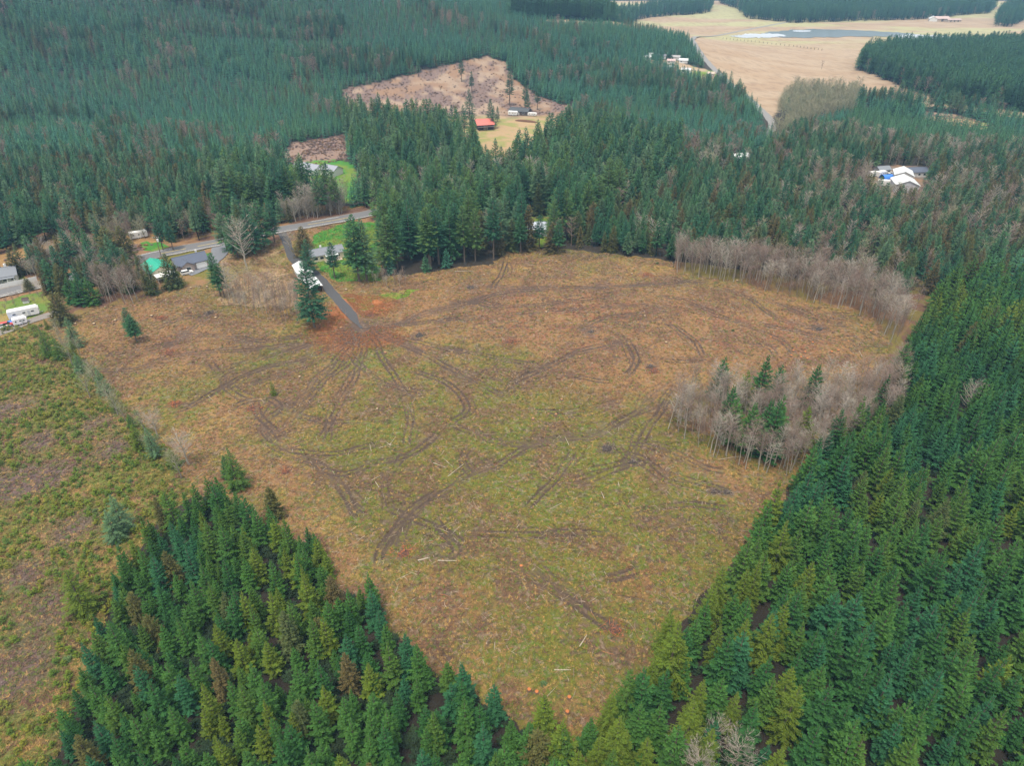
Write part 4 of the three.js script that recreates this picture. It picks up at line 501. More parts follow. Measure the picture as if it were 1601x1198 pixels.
{
  const byKind = {}; for (const p of plants) { p.rank = p.own && !p.soft ? 9 : p.soft ? 0.07 : shows(p.x, p.z, p.h) ? p.h / Math.hypot(p.x, p.z, 95) : 0; (byKind[p.kind] ??= []).push(p); }
  const bulk = new Map();
  for (const [kind, list] of Object.entries(byKind)) {
    list.sort((a, b) => b.rank - a.rank); const [near, far, tints] = MODELS[kind];
    list.forEach((p, i) => {
      const y = surfaceY(p.x, p.z);
      if (i < LIMIT[kind] && p.rank > 0) {
        const m = near[p.v % near.length], [label, group] = describe(p), o = thing(NAMES[kind], label, CATS[kind], p.x, p.z, p.rot, group, y); o.scale.set(p.s * (p.wide ?? 1), p.s, p.s * (p.wide ?? 1)); o.rotation.z = p.tilt ?? 0;
        part('trunk', m.trunk, kind === 'alder' ? aldBark : kind === 'broad' ? (p.tint === 1 ? aldBark : oldBark) : barkM, o); part(kind === 'alder' || kind === 'broad' ? 'branches' : 'crown', m.crown, tints[p.tint].m, o);
      } else {
        const isFar = Math.hypot(p.x, p.z) > 235, set = isFar ? far : near, m = set[p.v % set.length]; if (!bulk.has(m)) bulk.set(m, { kind, list: [] }); bulk.get(m).list.push(p);
      }
    });
  }
  // the rest of the woods, too many to pick apart
  const woods = {}; const M4 = new THREE.Matrix4(), Q = new THREE.Quaternion(), E = new THREE.Euler(), r = rng(9);
  const WOOD = { fir: ['fir_forest', 'dense mass of young firs covering plantations and hillside'], oldfir: ['tall_fir_forest', 'mass of tall mature firs behind the clearing and around the valley'], cedar: ['cedar_woods', 'scattered brownish cedars through the woods'], spruce: ['spruce_woods', 'further drooping spruces along the plantation'], alder: ['alder_woods', 'further slender bare alders in the stands'], broad: ['bare_woods', 'hazy grey leafless trees through the woods'] };
  const bulkM = new THREE.MeshPhysicalMaterial({ specularIntensity: 0.3, vertexColors: true, roughness: 0.72, side: THREE.DoubleSide });
  for (const [m, { kind, list }] of bulk) {
    const g = woods[kind] ??= (() => { const o = new THREE.Group(); o.name = WOOD[kind][0]; o.userData = { kind: 'stuff', label: WOOD[kind][1], category: 'woods' }; scene.add(o); return o; })();
    const im = new THREE.InstancedMesh(mergeGeometries([m.crown, kind === 'broad' || kind === 'alder' ? m.trunk.clone() : m.trunk]), bulkM, list.length); im.name = 'trees'; im.userData.kind = 'stuff'; im.castShadow = im.receiveShadow = true;
    list.forEach((p, i) => { M4.compose(new THREE.Vector3(p.x, surfaceY(p.x, p.z), p.z), Q.setFromEuler(E.set(0, p.rot, p.tilt ?? 0)), new THREE.Vector3(p.s * (p.wide ?? 1), p.s, p.s * (p.wide ?? 1))); im.setMatrixAt(i, M4); const c = jit(MODELS[kind][2][p.tint].c, r, 0.14); im.setColorAt(i, new THREE.Color().setRGB(...c)); });
    g.add(im);
  }
  console.log(Object.entries(byKind).map(([k, l]) => k + ' ' + l.length).join(', '));
}

// ---------------------------------------------------------------- ground cover, slash and stumps
{
  const r = rng(314), M4 = new THREE.Matrix4(), Q = new THREE.Quaternion(), E = new THREE.Euler();
  const tuft = seed => { const q = rng(seed), mb = new MB(); for (let i = 0; i < 9; i++) { const a = q() * 6.28, l = 0.18 + 0.22 * q(), x = (q() - 0.5) * 0.3, z = (q() - 0.5) * 0.3, w = 0.035 + 0.04 * q(), h = 0.1 + 0.16 * q(); mb.tri([x - Math.sin(a) * w, 0, z + Math.cos(a) * w], [x + Math.sin(a) * w, 0, z - Math.cos(a) * w], [x + Math.cos(a) * l, h, z + Math.sin(a) * l], jit(GREENW, q, 0.25)); } return mb.geo(); };
  const coverM = new THREE.MeshStandardMaterial({ vertexColors: true, roughness: 0.95, side: THREE.DoubleSide });
  const scatter = (name, label, geos, n, place) => {
    const G = new THREE.Group(); G.name = name; G.userData = { kind: 'stuff', label, category: name.split('_')[0] }; scene.add(G); const lists = geos.map(() => []);
    for (let i = 0; i < n; i++) { const p = place(); if (p) lists[Math.floor(r() * geos.length)].push(p); }
    geos.forEach((g, k) => { const im = new THREE.InstancedMesh(g, coverM, lists[k].length); im.name = name + '_pieces'; im.userData.kind = 'stuff'; im.castShadow = im.receiveShadow = true; lists[k].forEach((p, i) => { M4.compose(new THREE.Vector3(p.x, p.y, p.z), Q.setFromEuler(E.set(p.rx ?? 0, p.a, p.rz ?? 0, 'YXZ')), new THREE.Vector3(p.s, p.sy ?? p.s, p.sz ?? p.s)); im.setMatrixAt(i, M4); im.setColorAt(i, new THREE.Color().setRGB(...p.c)); }); G.add(im); });
  };
  const inNear = () => { const z = lerp(-325, -45, r()), x = lerp(-1, 1, r()) * Math.min(215, -z * 0.8 + 55); return [x, z]; };
  scatter('grass_cover', 'short grass and dead stalks over the cleared ground', [tuft(1), tuft(2), tuft(3), tuft(4)], 360000, () => {
    const [x, z] = inNear(), inC = inside(CLEARING, x, z); if (!inC && !inside(SEEDLING_AREA, x, z)) return; if (sampleMap(mudMap, x, z) > 0.12 + 0.3 * r() || roadDist(x, z) < 0) return;
    const b = landColor(x, z), k = r(); let c = k < 0.45 ? jit(b, r, 0.3) : k < 0.72 ? mix(b, C.green, 0.5 + 0.4 * r()) : k < 0.9 ? mix(b, C.straw, 0.5 + 0.5 * r()) : mix(b, C.litter, 0.8); const s = (0.7 + 0.9 * r()) * (inC ? 1 : 1.3);
    return { x, y: nearY(x, z) - 0.02, z, a: r() * 6.28, s, sy: s * (0.6 + 0.6 * r()), c };
  });
  // broken branches and bark left by the harvest
  const stick = seed => { const q = rng(seed), mb = new MB(); mb.tube([[-0.5, 0, 0], [0, 0.02 + 0.05 * q(), (q() - 0.5) * 0.12], [0.5, 0, 0]], [0.03, 0.028, 0.012], 4, GREENW); for (let i = 0; i < 3; i++) { const x = q() - 0.4; mb.tube([[x, 0.01, 0], [x + 0.16, 0.05 + 0.1 * q(), (q() - 0.5) * 0.3]], [0.014, 0.005], 3, GREENW); } return mb.geo(); };
  const stickCols = [[0.27, 0.2, 0.13], [0.15, 0.1, 0.07], [0.09, 0.06, 0.045], [0.32, 0.26, 0.19], [0.28, 0.12, 0.05]];
  scatter('branch_litter', 'broken branches and bark scattered over the cleared ground', [stick(5), stick(6), stick(7)], 60000, () => {
    const [x, z] = inNear(); if (!inside(CLEARING, x, z) || inside(LAWN_MID, x, z) || inside(DRYGRASS, x, z) || roadDist(x, z) < 1) return; if (r() > 0.25 + 1.3 * sst(0.4, 0.62, fbm(x / 13 + 60, z / 13, 2))) return;
    const s = 0.7 + r() * r() * 2.6; return { x, y: nearY(x, z) + 0.04, z, a: r() * 6.28, rz: (r() - 0.5) * 0.25, s, sy: 0.9 + r(), sz: 0.9 + r(), c: jit(stickCols[Math.floor(r() * 5)], r, 0.2) };
  });
  scatter('wood_chips', 'orange wood chips and bark heaped round the track junction', [stick(8), stick(9)], 9000, () => {
    const o = ORANGE[Math.floor(r() * ORANGE.length)], a = r() * 6.28, d = o[1] * 1.7 * Math.sqrt(r()), x = o[0][0] + Math.cos(a) * d, z = o[0][1] + Math.sin(a) * d; if (roadDist(x, z) < 0.3) return; const s = 0.3 + 0.6 * r(); return { x, y: nearY(x, z) + 0.05 * r(), z, a: r() * 6.28, rz: (r() - 0.5) * 0.8, s, sy: 1.6, sz: 1.6, c: jit(mix(C.orange, C.litter, 0.6 * r()), r, 0.3) };
  });
  scatter('low_bushes', 'low brambles and bushes on the planted slope and clearing margins', bushG, 2600, () => {
    const [x, z] = inNear(); const inC = inside(CLEARING, x, z), inS = inside(SEEDLING_AREA, x, z); if (inS ? r() > 0.6 * sst(0.45, 0.65, fbm(x / 10, z / 10 + 7, 2)) : inC ? r() > 0.045 : true) return; if (sampleMap(mudMap, x, z) > 0.1 || roadDist(x, z) < 1 || inside(LAWN_MID, x, z) || inside(LAWN_RV, x, z)) return;
    const k = r(), s = (0.25 + 0.5 * r()) * (inC ? 0.8 : 1); return { x, y: nearY(x, z) - 0.1, z, a: r() * 6.28, s, sy: s * 0.8, c: jit(k < 0.5 ? [0.10, 0.13, 0.03] : k < 0.75 ? [0.17, 0.12, 0.05] : [0.07, 0.11, 0.03], r, 0.25) };
  });
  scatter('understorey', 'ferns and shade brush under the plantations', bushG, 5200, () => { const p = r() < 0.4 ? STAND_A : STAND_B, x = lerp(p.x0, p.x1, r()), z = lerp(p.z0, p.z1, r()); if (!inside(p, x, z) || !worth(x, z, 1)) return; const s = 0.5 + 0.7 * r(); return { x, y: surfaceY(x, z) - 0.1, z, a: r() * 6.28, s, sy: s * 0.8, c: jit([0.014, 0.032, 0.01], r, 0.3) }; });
  scatter('cut_brush', 'brush and slash over the old cuts', bushG, 11000, () => { const k = r(), p = k < 0.68 ? CUT : k < 0.82 ? CUT2 : k < 0.9 ? BROWN_R : MEADOW, x = lerp(p.x0, p.x1, r()), z = lerp(p.z0, p.z1, r()); if (!inside(p, x, z) || (p === CUT && z > -540) || r() > 0.25 + sst(0.42, 0.6, fbm(x / 9, z / 14, 3))) return; const s = 0.3 + 0.5 * r(); return { x, y: groundY(x, z) - 0.1, z, a: r() * 6.28, s, sy: s * 0.55, c: jit(r() < 0.5 ? [0.15, 0.1, 0.085] : r() < 0.5 ? C.tan : C.litter, r, 0.3) }; });
  // planted seedlings
  const sm = [[0.105, 0.15, 0.016], [0.145, 0.155, 0.018], [0.075, 0.125, 0.016]].map(c => foliage(...c)), spots = [];
  fill(SEEDLING_AREA, 1.55, (x, z) => { if (!inside(CLEARING, x, z) && r() < 0.3 + 0.65 * sst(0.34, 0.46, fbm(x / 9 + 3, z / 9, 2)) && bumpsAt(PURPLES, x, z) < 0.5 && worth(x, z, 1)) spots.push([x, z, 0.8 + 0.85 * r()]); });
  spots.forEach(p => p[3] = shows(p[0], p[1], 1) ? p[2] / Math.hypot(p[0], p[1], 105) : 0); spots.sort((a, b) => b[3] - a[3]);
  const tone = ['green', 'yellow-green', 'dark green'];
  spots.slice(0, 300).forEach(([x, z, s]) => { const k = Math.floor(r() * 3), o = new THREE.Mesh(seedlingG[Math.floor(r() * 4)], sm[k]); o.name = numbered('planted_seedling'); o.position.set(x, nearY(x, z) - 0.05, z); o.rotation.y = r() * 6.28; o.scale.setScalar(s); o.castShadow = o.receiveShadow = true; o.userData = { label: `${s > 1.25 ? 'large' : 'small'} bushy ${tone[k]} seedling planted on the brown slope at left`, category: 'seedling', group: 'seedlings planted on the left slope' }; scene.add(o); });
  const rest = spots.slice(300); let n = 0; scatter('seedlings', 'further planted seedlings on the brown slope', seedlingG, rest.length, () => { const [x, z, s] = rest[n++]; return { x, y: nearY(x, z) - 0.05, z, a: r() * 6.28, s, c: jit([[0.105, 0.15, 0.016], [0.145, 0.155, 0.018], [0.075, 0.125, 0.016]][Math.floor(r() * 3)], r, 0.15) }; });
}
{ // stumps, logs and burnt or heaped slash, each where it lies
  const r = rng(808);
  const stumpG = seed => { const q = rng(seed), side = new MB(), n = 9, top = [], ring = []; for (let k = 0; k < n; k++) { const a = k / n * 6.283, w = 0.3 + 0.05 * q(); top.push([Math.cos(a) * w, 0.42 + 0.05 * q(), Math.sin(a) * w]); ring.push([Math.cos(a) * w * 1.55, -0.15, Math.sin(a) * w * 1.55]); } for (let k = 0; k < n; k++) side.quad(ring[k], ring[(k + 1) % n], top[(k + 1) % n], top[k], GREENW); const cut = new MB(); for (let k = 0; k < n; k++) cut.tri([0, 0.46, 0], top[(k + 1) % n].map((v, i) => i === 1 ? v + 0.004 : v), top[k].map((v, i) => i === 1 ? v + 0.004 : v), GREENW); return [side.geo(), cut.geo()]; };
  const SG = [1, 2, 3].map(stumpG), barkS = mat(0.15, 0.095, 0.06, 0.95), cuts = [[mat(0.36, 0.115, 0.028, 0.85), 'orange'], [mat(0.36, 0.27, 0.16, 0.85), 'pale'], [mat(0.27, 0.135, 0.06, 0.85), 'reddish brown']];
  const stump = (p, s, k, label, group) => { const o = thing('tree_stump', label, 'stump', p[0], p[1], r() * 6, group, nearY(p[0], p[1])), g = SG[Math.floor(r() * 3)]; o.scale.set(s, s * (0.8 + 0.4 * r()), s); part('bark', g[0], barkS, o); part('cut_face', g[1], cuts[k][0], o); };
  for (const p of [[3,-70.6],[4.3,-70.3],[9.9,-69.3],[9.4,-66.7],[10.9,-60.7],[1.9,-98.3],[3.2,-64.3]]) stump(p, 1.0, 0, 'fresh orange stump at the narrow lower end of the clearing', 'fresh orange stumps');
  for (const p of [[90,-188.6],[91,-184.6],[92.7,-183.8],[93.4,-187.7],[104.3,-188.6],[85.9,-198.2],[118.7,-204.9],[120.2,-201.3],[88.2,-185.3],[101.9,-187.7],[97.9,-193.5]]) stump(p, 1.1, 0, 'orange stump by the tracks beside the bare alder stand', 'orange stumps near the alders');
  for (let i = 0; i < 90; i++) { const left = i < 50, x = left ? lerp(-150, -85, r()) : lerp(-80, 110, r()), z = left ? lerp(-255, -205, r()) : lerp(-265, -150, r()); if (!inside(CLEARING, x, z) || inside(DRYGRASS, x, z) || inside(LAWN_MID, x, z) || roadDist(x, z) < 2 || sampleMap(mudMap, x, z) > 0.4 || inside(ALDER_R, x, z)) continue; const k = 1 + Math.floor(r() * 2); stump([x, z], 0.8 + 0.5 * r(), k, `${cuts[k][1]} cut stump in the ${left ? 'far left part' : 'upper half'} of the clearing`, 'old stumps in the clearing'); }
  // logs and pale poles lying about
  const logG = [1, 2, 3].map(s => { const q = rng(s), mb = new MB(); mb.tube([[-0.5, 0, 0], [-0.1, 0, (q() - 0.5) * 0.05], [0.5, 0, (q() - 0.5) * 0.06]], [0.09, 0.08, 0.05], 7, GREENW); return mb.geo(); });
  const logM = [[mat(0.33, 0.28, 0.21, 0.9), 'pale'], [mat(0.22, 0.15, 0.095, 0.9), 'brown'], [mat(0.5, 0.27, 0.12, 0.9), 'orange']];
  const log = (p, len, a, k, label, w = 1, y = 0) => { const o = new THREE.Mesh(logG[Math.floor(r() * 3)], logM[k][0]); o.name = numbered('fallen_log'); o.position.set(p[0], nearY(p[0], p[1]) + 0.08 + y, p[1]); o.rotation.set(0, a, (r() - 0.5) * 0.06); o.scale.set(len, w, w); o.castShadow = o.receiveShadow = true; o.userData = { label, category: 'log', group: 'logs lying in the clearing' }; scene.add(o); };
  log([68,-135.6], 14, 0.75, 0, 'long pale fallen alder leaning out of the bare stand', 1.1, 1.2); log([53.3,-134], 9, 0.2, 0, 'fallen pale pole in front of the bare alder stand'); log([-16.2,-133], 5, -0.9, 0, 'pale pole lying by the drag marks at mid clearing'); log([-18,-131.5], 4, -0.5, 0, 'shorter pale pole of a crossed pair at mid clearing'); log([-13.9,-129.8], 6, 0.9, 0, 'thin pale pole crossing the drag marks at mid clearing');
  log([-38.3,-134.3], 3, 0.5, 1, 'brown log end beside the track bend'); log([-33.2,-138.7], 2.5, 0.5, 0, 'pale short log near the track bend'); log([-18.6,-100.5], 2.6, 0.3, 0, 'cream split log near the burnt patch', 1.6); log([-13.6,-99.8], 4, 0, 0, 'pale log in the torn soil near the burnt patch', 1.4); log([9.1,-74.6], 3, 0, 0, 'short pale log at the lower clearing', 1.4); log([13.3,-80.6], 3, 1, 0, 'tilted pale log at the lower clearing right edge', 1.3);
  log([105.5,-179.2], 5, 0.6, 0, 'pale pole behind the bare alder stand'); log([110.8,-186.9], 4, 1.4, 0, 'pale leaning pole by the far plantation corner'); log([-19.1,-250.3], 7, 0.1, 0, 'white weathered log at the foot of the tall firs', 1.4);
  for (let i = 0; i < 110; i++) { const x = lerp(-100, 120, r()), z = lerp(-270, -85, r()); if (!inside(CLEARING, x, z) || inside(DRYGRASS, x, z) || inside(LAWN_MID, x, z) || roadDist(x, z) < 2) continue; const k = r() < 0.6 ? 0 : 1; log([x, z], 1.3 + 2.6 * r(), r() * 6.28, k, `small ${logM[k][1]} log or pole strewn on the cleared ground`, 0.6 + 0.5 * r()); }
  // slash heaps
  const heap = (p, R, h, cols, label, seed) => {
    const q = rng(seed), o = thing('slash_heap', label, 'debris heap', p[0], p[1], 0, undefined, nearY(p[0], p[1]));
    const g = new THREE.SphereGeometry(1, 18, 7, 0, 6.2832, 0, 1.571), a = g.attributes.position; for (let i = 0; i < a.count; i++) { const an = Math.atan2(a.getZ(i), a.getX(i)), k = 0.45 + 0.8 * fbm(Math.cos(an) * 1.6 + seed * 3, Math.sin(an) * 1.6, 2), v = 0.5 + fbm(a.getX(i) * 3 + seed, a.getZ(i) * 3, 2); a.setXYZ(i, a.getX(i) * R * 0.62 * k, Math.pow(Math.max(0, a.getY(i)), 1.4) * h * v - 0.12, a.getZ(i) * R * 0.55 * k); } g.computeVertexNormals(); part('soil_mound', g, mat(...cols[0], 0.97, { map: grain }), o);
    const mb = new MB(); for (let i = 0; i < 170; i++) { const an = q() * 6.28, d = R * 1.35 * Math.pow(q(), 0.7), x = Math.cos(an) * d, z = Math.sin(an) * d * 0.85, l = 0.3 + 1.6 * q() * q(), b = q() * 6.28, y = h * Math.max(0, 1 - d / R / 0.8) * 0.9 + 0.06, w = 0.02 + 0.07 * q() * q(); mb.tube([[x - Math.cos(b) * l / 2, y + (q() - 0.5) * 0.4, z - Math.sin(b) * l / 2], [x + Math.cos(b) * l / 2, y + (q() - 0.3) * 0.5, z + Math.sin(b) * l / 2]], [w, w * 0.5], 4, jit(cols[1 + Math.floor(q() * (cols.length - 1))], q, 0.3)); } part('broken_branches', mb.geo(), barkM, o);
  };
  const dark = [[0.05, 0.04, 0.035], [0.06, 0.045, 0.04], [0.12, 0.09, 0.075], [0.2, 0.16, 0.13]], red = [[0.10, 0.05, 0.035], [0.40, 0.13, 0.045], [0.25, 0.09, 0.04], [0.07, 0.05, 0.045]];
  heap([-30.7,-198.7], 2.6, 1.0, dark, 'charred black slash heap beside the track junction', 1); heap([-23.1,-102.3], 2.6, 0.7, red, 'rust-orange burnt patch with ash rim near the plantation tip', 2); heap([-73.1,-156.8], 2.4, 0.6, red, 'rust-orange burnt patch ringed by curved tracks', 3); heap([-95.8,-158.7], 1.6, 0.5, red, 'small red-brown burnt patch at the track end', 4); heap([-109.1,-186.9], 2.6, 0.6, red, 'reddish burnt patch in the far left of the clearing', 5);
  heap([24.3,-137.9], 2.4, 0.9, dark, 'dark root heap below the cluster of tracks', 6); heap([30.5,-133], 1.8, 0.7, dark, 'smaller dark root heap near the bare alder stand', 7); heap([42.3,-177.7], 1.4, 1.0, dark, 'upturned black root plate in the upper clearing', 8); heap([43.1,-175.5], 2.2, 0.5, red, 'reddish soil heap beside the upturned root', 9); heap([26.4,-200.4], 2.2, 0.5, dark, 'dark scuffed heap in the upper clearing', 10); heap([47.8,-121.7], 1.3, 0.8, dark, 'paired dark root heap near the right plantation edge', 11); heap([50.8,-121.4], 1.3, 0.8, dark, 'dark root heap closest to the right plantation edge', 12);
  heap([-106.3,-214.4], 1.6, 0.6, dark, 'dark hole-like heap among tracks at far left', 13); heap([-121.5,-211], 1.6, 0.5, red, 'red-brown heap among stumps at far left', 14); heap([-55.9,-129.3], 2.2, 0.5, red, 'purplish slash heap above the plantation top', 15); heap([-15.8,-235.5], 3, 0.5, dark, 'flat dark slash heap in front of the tall firs', 16); heap([-0.1,-193.9], 2.4, 0.4, red, 'low reddish slash heap in mid clearing', 17); heap([103.5,-202.7], 2.6, 0.6, dark, 'dark slash heap among the far right tracks', 18); heap([19.4,-83.1], 2.4, 0.5, red, 'torn reddish heap at the end of the lower tracks', 19); heap([52.6,-247.2], 2.5, 0.5, red, 'brown slash heap near the far edge of the clearing', 20);
  heap([-48.6,-222], 4.0, 1.2, [[0.30, 0.11, 0.035], [0.33, 0.13, 0.045], [0.25, 0.1, 0.04]], 'orange-brown soil bank beside the gravel driveway', 21); heap([-62.5,-213.5], 3.6, 0.8, [[0.28, 0.10, 0.035], [0.33, 0.13, 0.045], [0.36, 0.16, 0.06]], 'orange bark heap on the shed side of the driveway', 22); heap([-49.5,-213.5], 2.6, 0.6, red, 'heap of broken branches beside the junction', 23);
}

// ---------------------------------------------------------------- buildings, vehicles, fences
const box = (w, h, d, x = 0, y = 0, z = 0) => new THREE.BoxGeometry(w, h, d).translate(x, y + h / 2, z);
const M = { white: mat(0.60, 0.60, 0.58, 0.7), cream: mat(0.68, 0.60, 0.44, 0.8), greyRoof: mat(0.17, 0.185, 0.21, 0.9, { map: grain }), darkRoof: mat(0.075, 0.09, 0.13, 0.85, { map: grain }), green: mat(0.015, 0.33, 0.215, 0.45), greenTrim: mat(0.01, 0.30, 0.2, 0.5), redRoof: mat(0.48, 0.12, 0.09, 0.55), wood: mat(0.07, 0.05, 0.045, 0.85), taupe: mat(0.36, 0.29, 0.26, 0.85), glass: mat(0.02, 0.025, 0.03, 0.12), whiteRoof: mat(0.52, 0.54, 0.54, 0.45), greyWall: mat(0.42, 0.43, 0.45, 0.8), trim: mat(0.75, 0.75, 0.73, 0.6), door: mat(0.5, 0.5, 0.5, 0.6), tyre: mat(0.02, 0.02, 0.02, 0.9), blue: mat(0.03, 0.16, 0.55, 0.6), blackRoof: mat(0.05, 0.055, 0.06, 0.8), tan: mat(0.4, 0.33, 0.26, 0.85), red: mat(0.4, 0.05, 0.04, 0.5), metal: mat(0.45, 0.47, 0.5, 0.4), polewood: mat(0.16, 0.11, 0.08, 0.9), brick: mat(0.32, 0.17, 0.12, 0.9) };
// a gabled building: ridge along local x, front towards +z
function gable(o, L, W, h, rise, wall, roof, opt = {}) {
  const sh = new THREE.Shape([[-W / 2, -0.3], [W / 2, -0.3], [W / 2, h], [0, h + rise], [-W / 2, h]].map(p => new THREE.Vector2(...p)));
  const g = new THREE.ExtrudeGeometry(sh, { depth: L, bevelEnabled: false }); g.rotateY(Math.PI / 2); g.translate(-L / 2, 0, 0); if (opt.x) g.translate(opt.x, 0, opt.z || 0); const X = opt.x || 0, Z = opt.z || 0;
  part('walls', g, wall, o);
  const sl = Math.hypot(W / 2, rise), ov = opt.over ?? 0.45, an = Math.atan2(rise, W / 2), R = [];
  for (const e of [-1, 1]) { const b = new THREE.BoxGeometry(L + ov * 2, 0.14, sl + ov); b.translate(0, 0.09, (sl + ov) / 2 - 0.0); b.rotateX(an); if (e < 0) b.rotateY(Math.PI); b.translate(X, h + rise, Z); const r = part('roof', b, roof, o); if (opt.ribs) for (let k = 0; k <= opt.ribs; k++) { const q = new THREE.BoxGeometry(0.07, 0.05, sl + ov - 0.02); q.translate(-L / 2 - ov + 0.05 + k * (L + ov * 2 - 0.1) / opt.ribs, 0.18, (sl + ov) / 2); q.rotateX(an); if (e < 0) q.rotateY(Math.PI); q.translate(X, h + rise, Z); part('rib', q, opt.ribM ?? roof, r); } }
  { const c = new THREE.BoxGeometry(L + ov * 2 + 0.02, 0.08, 0.34); c.translate(X, h + rise + 0.17, Z); part('ridge_cap', c, opt.capM ?? roof, o); }
  return o;
}
function win(o, x, y, z, w, h, turn = 0) { const f = part('window', new THREE.BoxGeometry(w + 0.2, h + 0.2, 0.08).rotateY(turn).translate(x, y, z), M.trim, o); const d = 0.05; part('pane', new THREE.BoxGeometry(w, h, 0.06).rotateY(turn).translate(x + Math.sin(turn) * d, y, z + Math.cos(turn) * d), M.glass, f); return f; }
function doorOn(o, x, z, w, h, turn = 0, m = M.door) { const d = part('door', new THREE.BoxGeometry(w, h, 0.1).rotateY(turn).translate(x, h / 2 + 0.1, z), m, o); part('handle', new THREE.BoxGeometry(0.1, 0.1, 0.06).rotateY(turn).translate(x + Math.cos(turn) * w * 0.35 + Math.sin(turn) * 0.08, 1.1, z + Math.cos(turn) * 0.08 - Math.sin(turn) * w * 0.35), M.metal, d); return d; }
const facing = (a, b) => Math.atan2(-(b[1] - a[1]), b[0] - a[0]); // turn that lays local +x from a to b
const site = (name, label, cat, p, turn, group, dy = 0) => { const o = thing(name, label, cat, p[0], p[1], turn, group, surfaceY(p[0], p[1]) + dy); return o; };
{ // ranch house
  const a = [-81,-259.9], b = [-69.7,-266], L = Math.hypot(b[0] - a[0], b[1] - a[1]) + 0.5, t = facing(a, b), o = site('ranch_house', 'long cream ranch house with grey shingle roof on the bright lawn', 'house', [(a[0] + b[0]) / 2 + Math.sin(t) * -3.6, (a[1] + b[1]) / 2 - Math.cos(t) * 3.6], t);
  gable(o, L, 7.2, 2.7, 1.5, M.cream, M.greyRoof); part('porch_roof', box(5.2, 0.14, 2.6, 1.2, 2.5, 4.6), M.whiteRoof, o); for (const x of [-1.2, 3.6]) part('porch_post', box(0.14, 2.5, 0.14, x, 0, 5.7), M.trim, o); part('porch_deck', box(7, 0.4, 2.8, 1.6, 0, 5.0), M.tan, o); part('chimney', box(0.7, 1.4, 0.7, -L * 0.12, 3.5, -1.2), M.white, o);
  for (const x of [-L * 0.38, -L * 0.2, L * 0.3]) win(o, x, 1.5, 3.62, 1.4, 1.0); win(o, -L / 2 - 0.02, 1.5, 0.5, 1.2, 1, -Math.PI / 2); doorOn(o, 0.6, 3.66, 1, 2.1);
}
{ // white sheds by the driveway
  const a = [-86.8,-250.3], b = [-81.6,-240.1], t = facing(a, b), o = site('metal_shed', 'white gabled metal shed nearest the driveway fork', 'shed', [(a[0] + b[0]) / 2 + Math.sin(t) * -3, (a[1] + b[1]) / 2 - Math.cos(t) * 3], t);
  gable(o, 9.6, 5, 3, 1.0, M.white, M.whiteRoof, { ribs: 10 }); doorOn(o, 4.82, 0, 3, 2.8, Math.PI / 2, M.greyWall); win(o, 0, 1.8, 2.52, 1, 0.8);
  const c = [-75,-234.4], t2 = t + 0.05, o2 = site('open_shed', 'low white-roofed open shed behind the tall dark fir', 'shed', [c[0] + 0.8, c[1] + 1], t2);
  for (const x of [-4, 0, 4]) for (const z of [-2.2, 2.2]) part('post', box(0.2, 2.7, 0.2, x, 0, z), M.polewood, o2); part('back_wall', box(0.12, 2.6, 4.4, -4.1, 0, 0), M.wood, o2);
  for (const e of [-1, 1]) { const g = new THREE.BoxGeometry(9, 0.14, 2.6).translate(0, 0, 1.25).rotateX(0.24); if (e < 0) g.rotateY(Math.PI); part('roof', g.translate(0, 3.35, 0), M.whiteRoof, o2); } part('side_wall', box(8, 2.4, 0.12, 0, 0, -2.35), M.wood, o2);
}
{ // green-roofed shop
  const a = [-145.2,-248.5], b = [-138,-240.7], t = facing(a, b), o = site('green_roof_shop', 'cream workshop with bright green metal roof beside dark cedars', 'workshop', [(a[0] + b[0]) / 2 + Math.sin(t) * -4.2, (a[1] + b[1]) / 2 - Math.cos(t) * 4.2], t);
  gable(o, 10.5, 8.4, 3.4, 1.9, M.cream, M.green, { ribs: 11, ribM: M.greenTrim, capM: M.greenTrim }); part('awning', new THREE.BoxGeometry(3.2, 0.12, 7.5).rotateZ(-0.12).translate(7.2, 2.7, -0.5), M.white, o); for (const z of [-3.8, 2.8]) part('awning_post', box(0.14, 2.4, 0.14, 8.5, 0, z), M.trim, o); doorOn(o, 5.28, 1, 3, 2.8, Math.PI / 2, M.white); part('roof_vent', new THREE.CylinderGeometry(0.16, 0.16, 0.7, 8).translate(1.5, 4.8, 2.2), M.metal, o); win(o, -2, 1.8, 4.22, 1, 0.8); win(o, 2, 1.8, 4.22, 1, 0.8);
}
{ // blue-grey roofed house
  const a = [-130.1,-250.3], b = [-123.4,-255.4], t = facing(a, b), L = 12, o = site('grey_roof_house', 'taupe house with dark blue-grey roof beside the curved driveway', 'house', [(a[0] + b[0]) / 2 + Math.sin(t) * -4.3, (a[1] + b[1]) / 2 - Math.cos(t) * 4.3], t);
  gable(o, L, 8.6, 2.8, 2.0, M.taupe, M.darkRoof);
  const w = new THREE.Group(); gable(w, 4.4, 4.4, 2.8, 1.3, M.taupe, M.darkRoof, {}); // a gabled wing towards the front
  for (const c of [...w.children]) { const all = [c, ...c.children]; for (const m of all) { m.geometry = m.geometry.clone().rotateY(Math.PI / 2).translate(-2.2, 0, 3.6); } c.name = c.name === 'walls' ? 'wing_walls' : c.name === 'roof' ? 'wing_roof' : 'wing_ridge'; o.add(c); }
  win(o, -2.2, 1.5, 5.85, 1.6, 1.1); doorOn(o, 3.2, 4.38, 4, 2.2, 0, M.trim); part('chimney', box(0.6, 1.6, 0.6, L * 0.28, 4.2, -1), M.white, o); win(o, L / 2 + 0.02, 1.5, 0, 1.4, 1.1, Math.PI / 2);
}
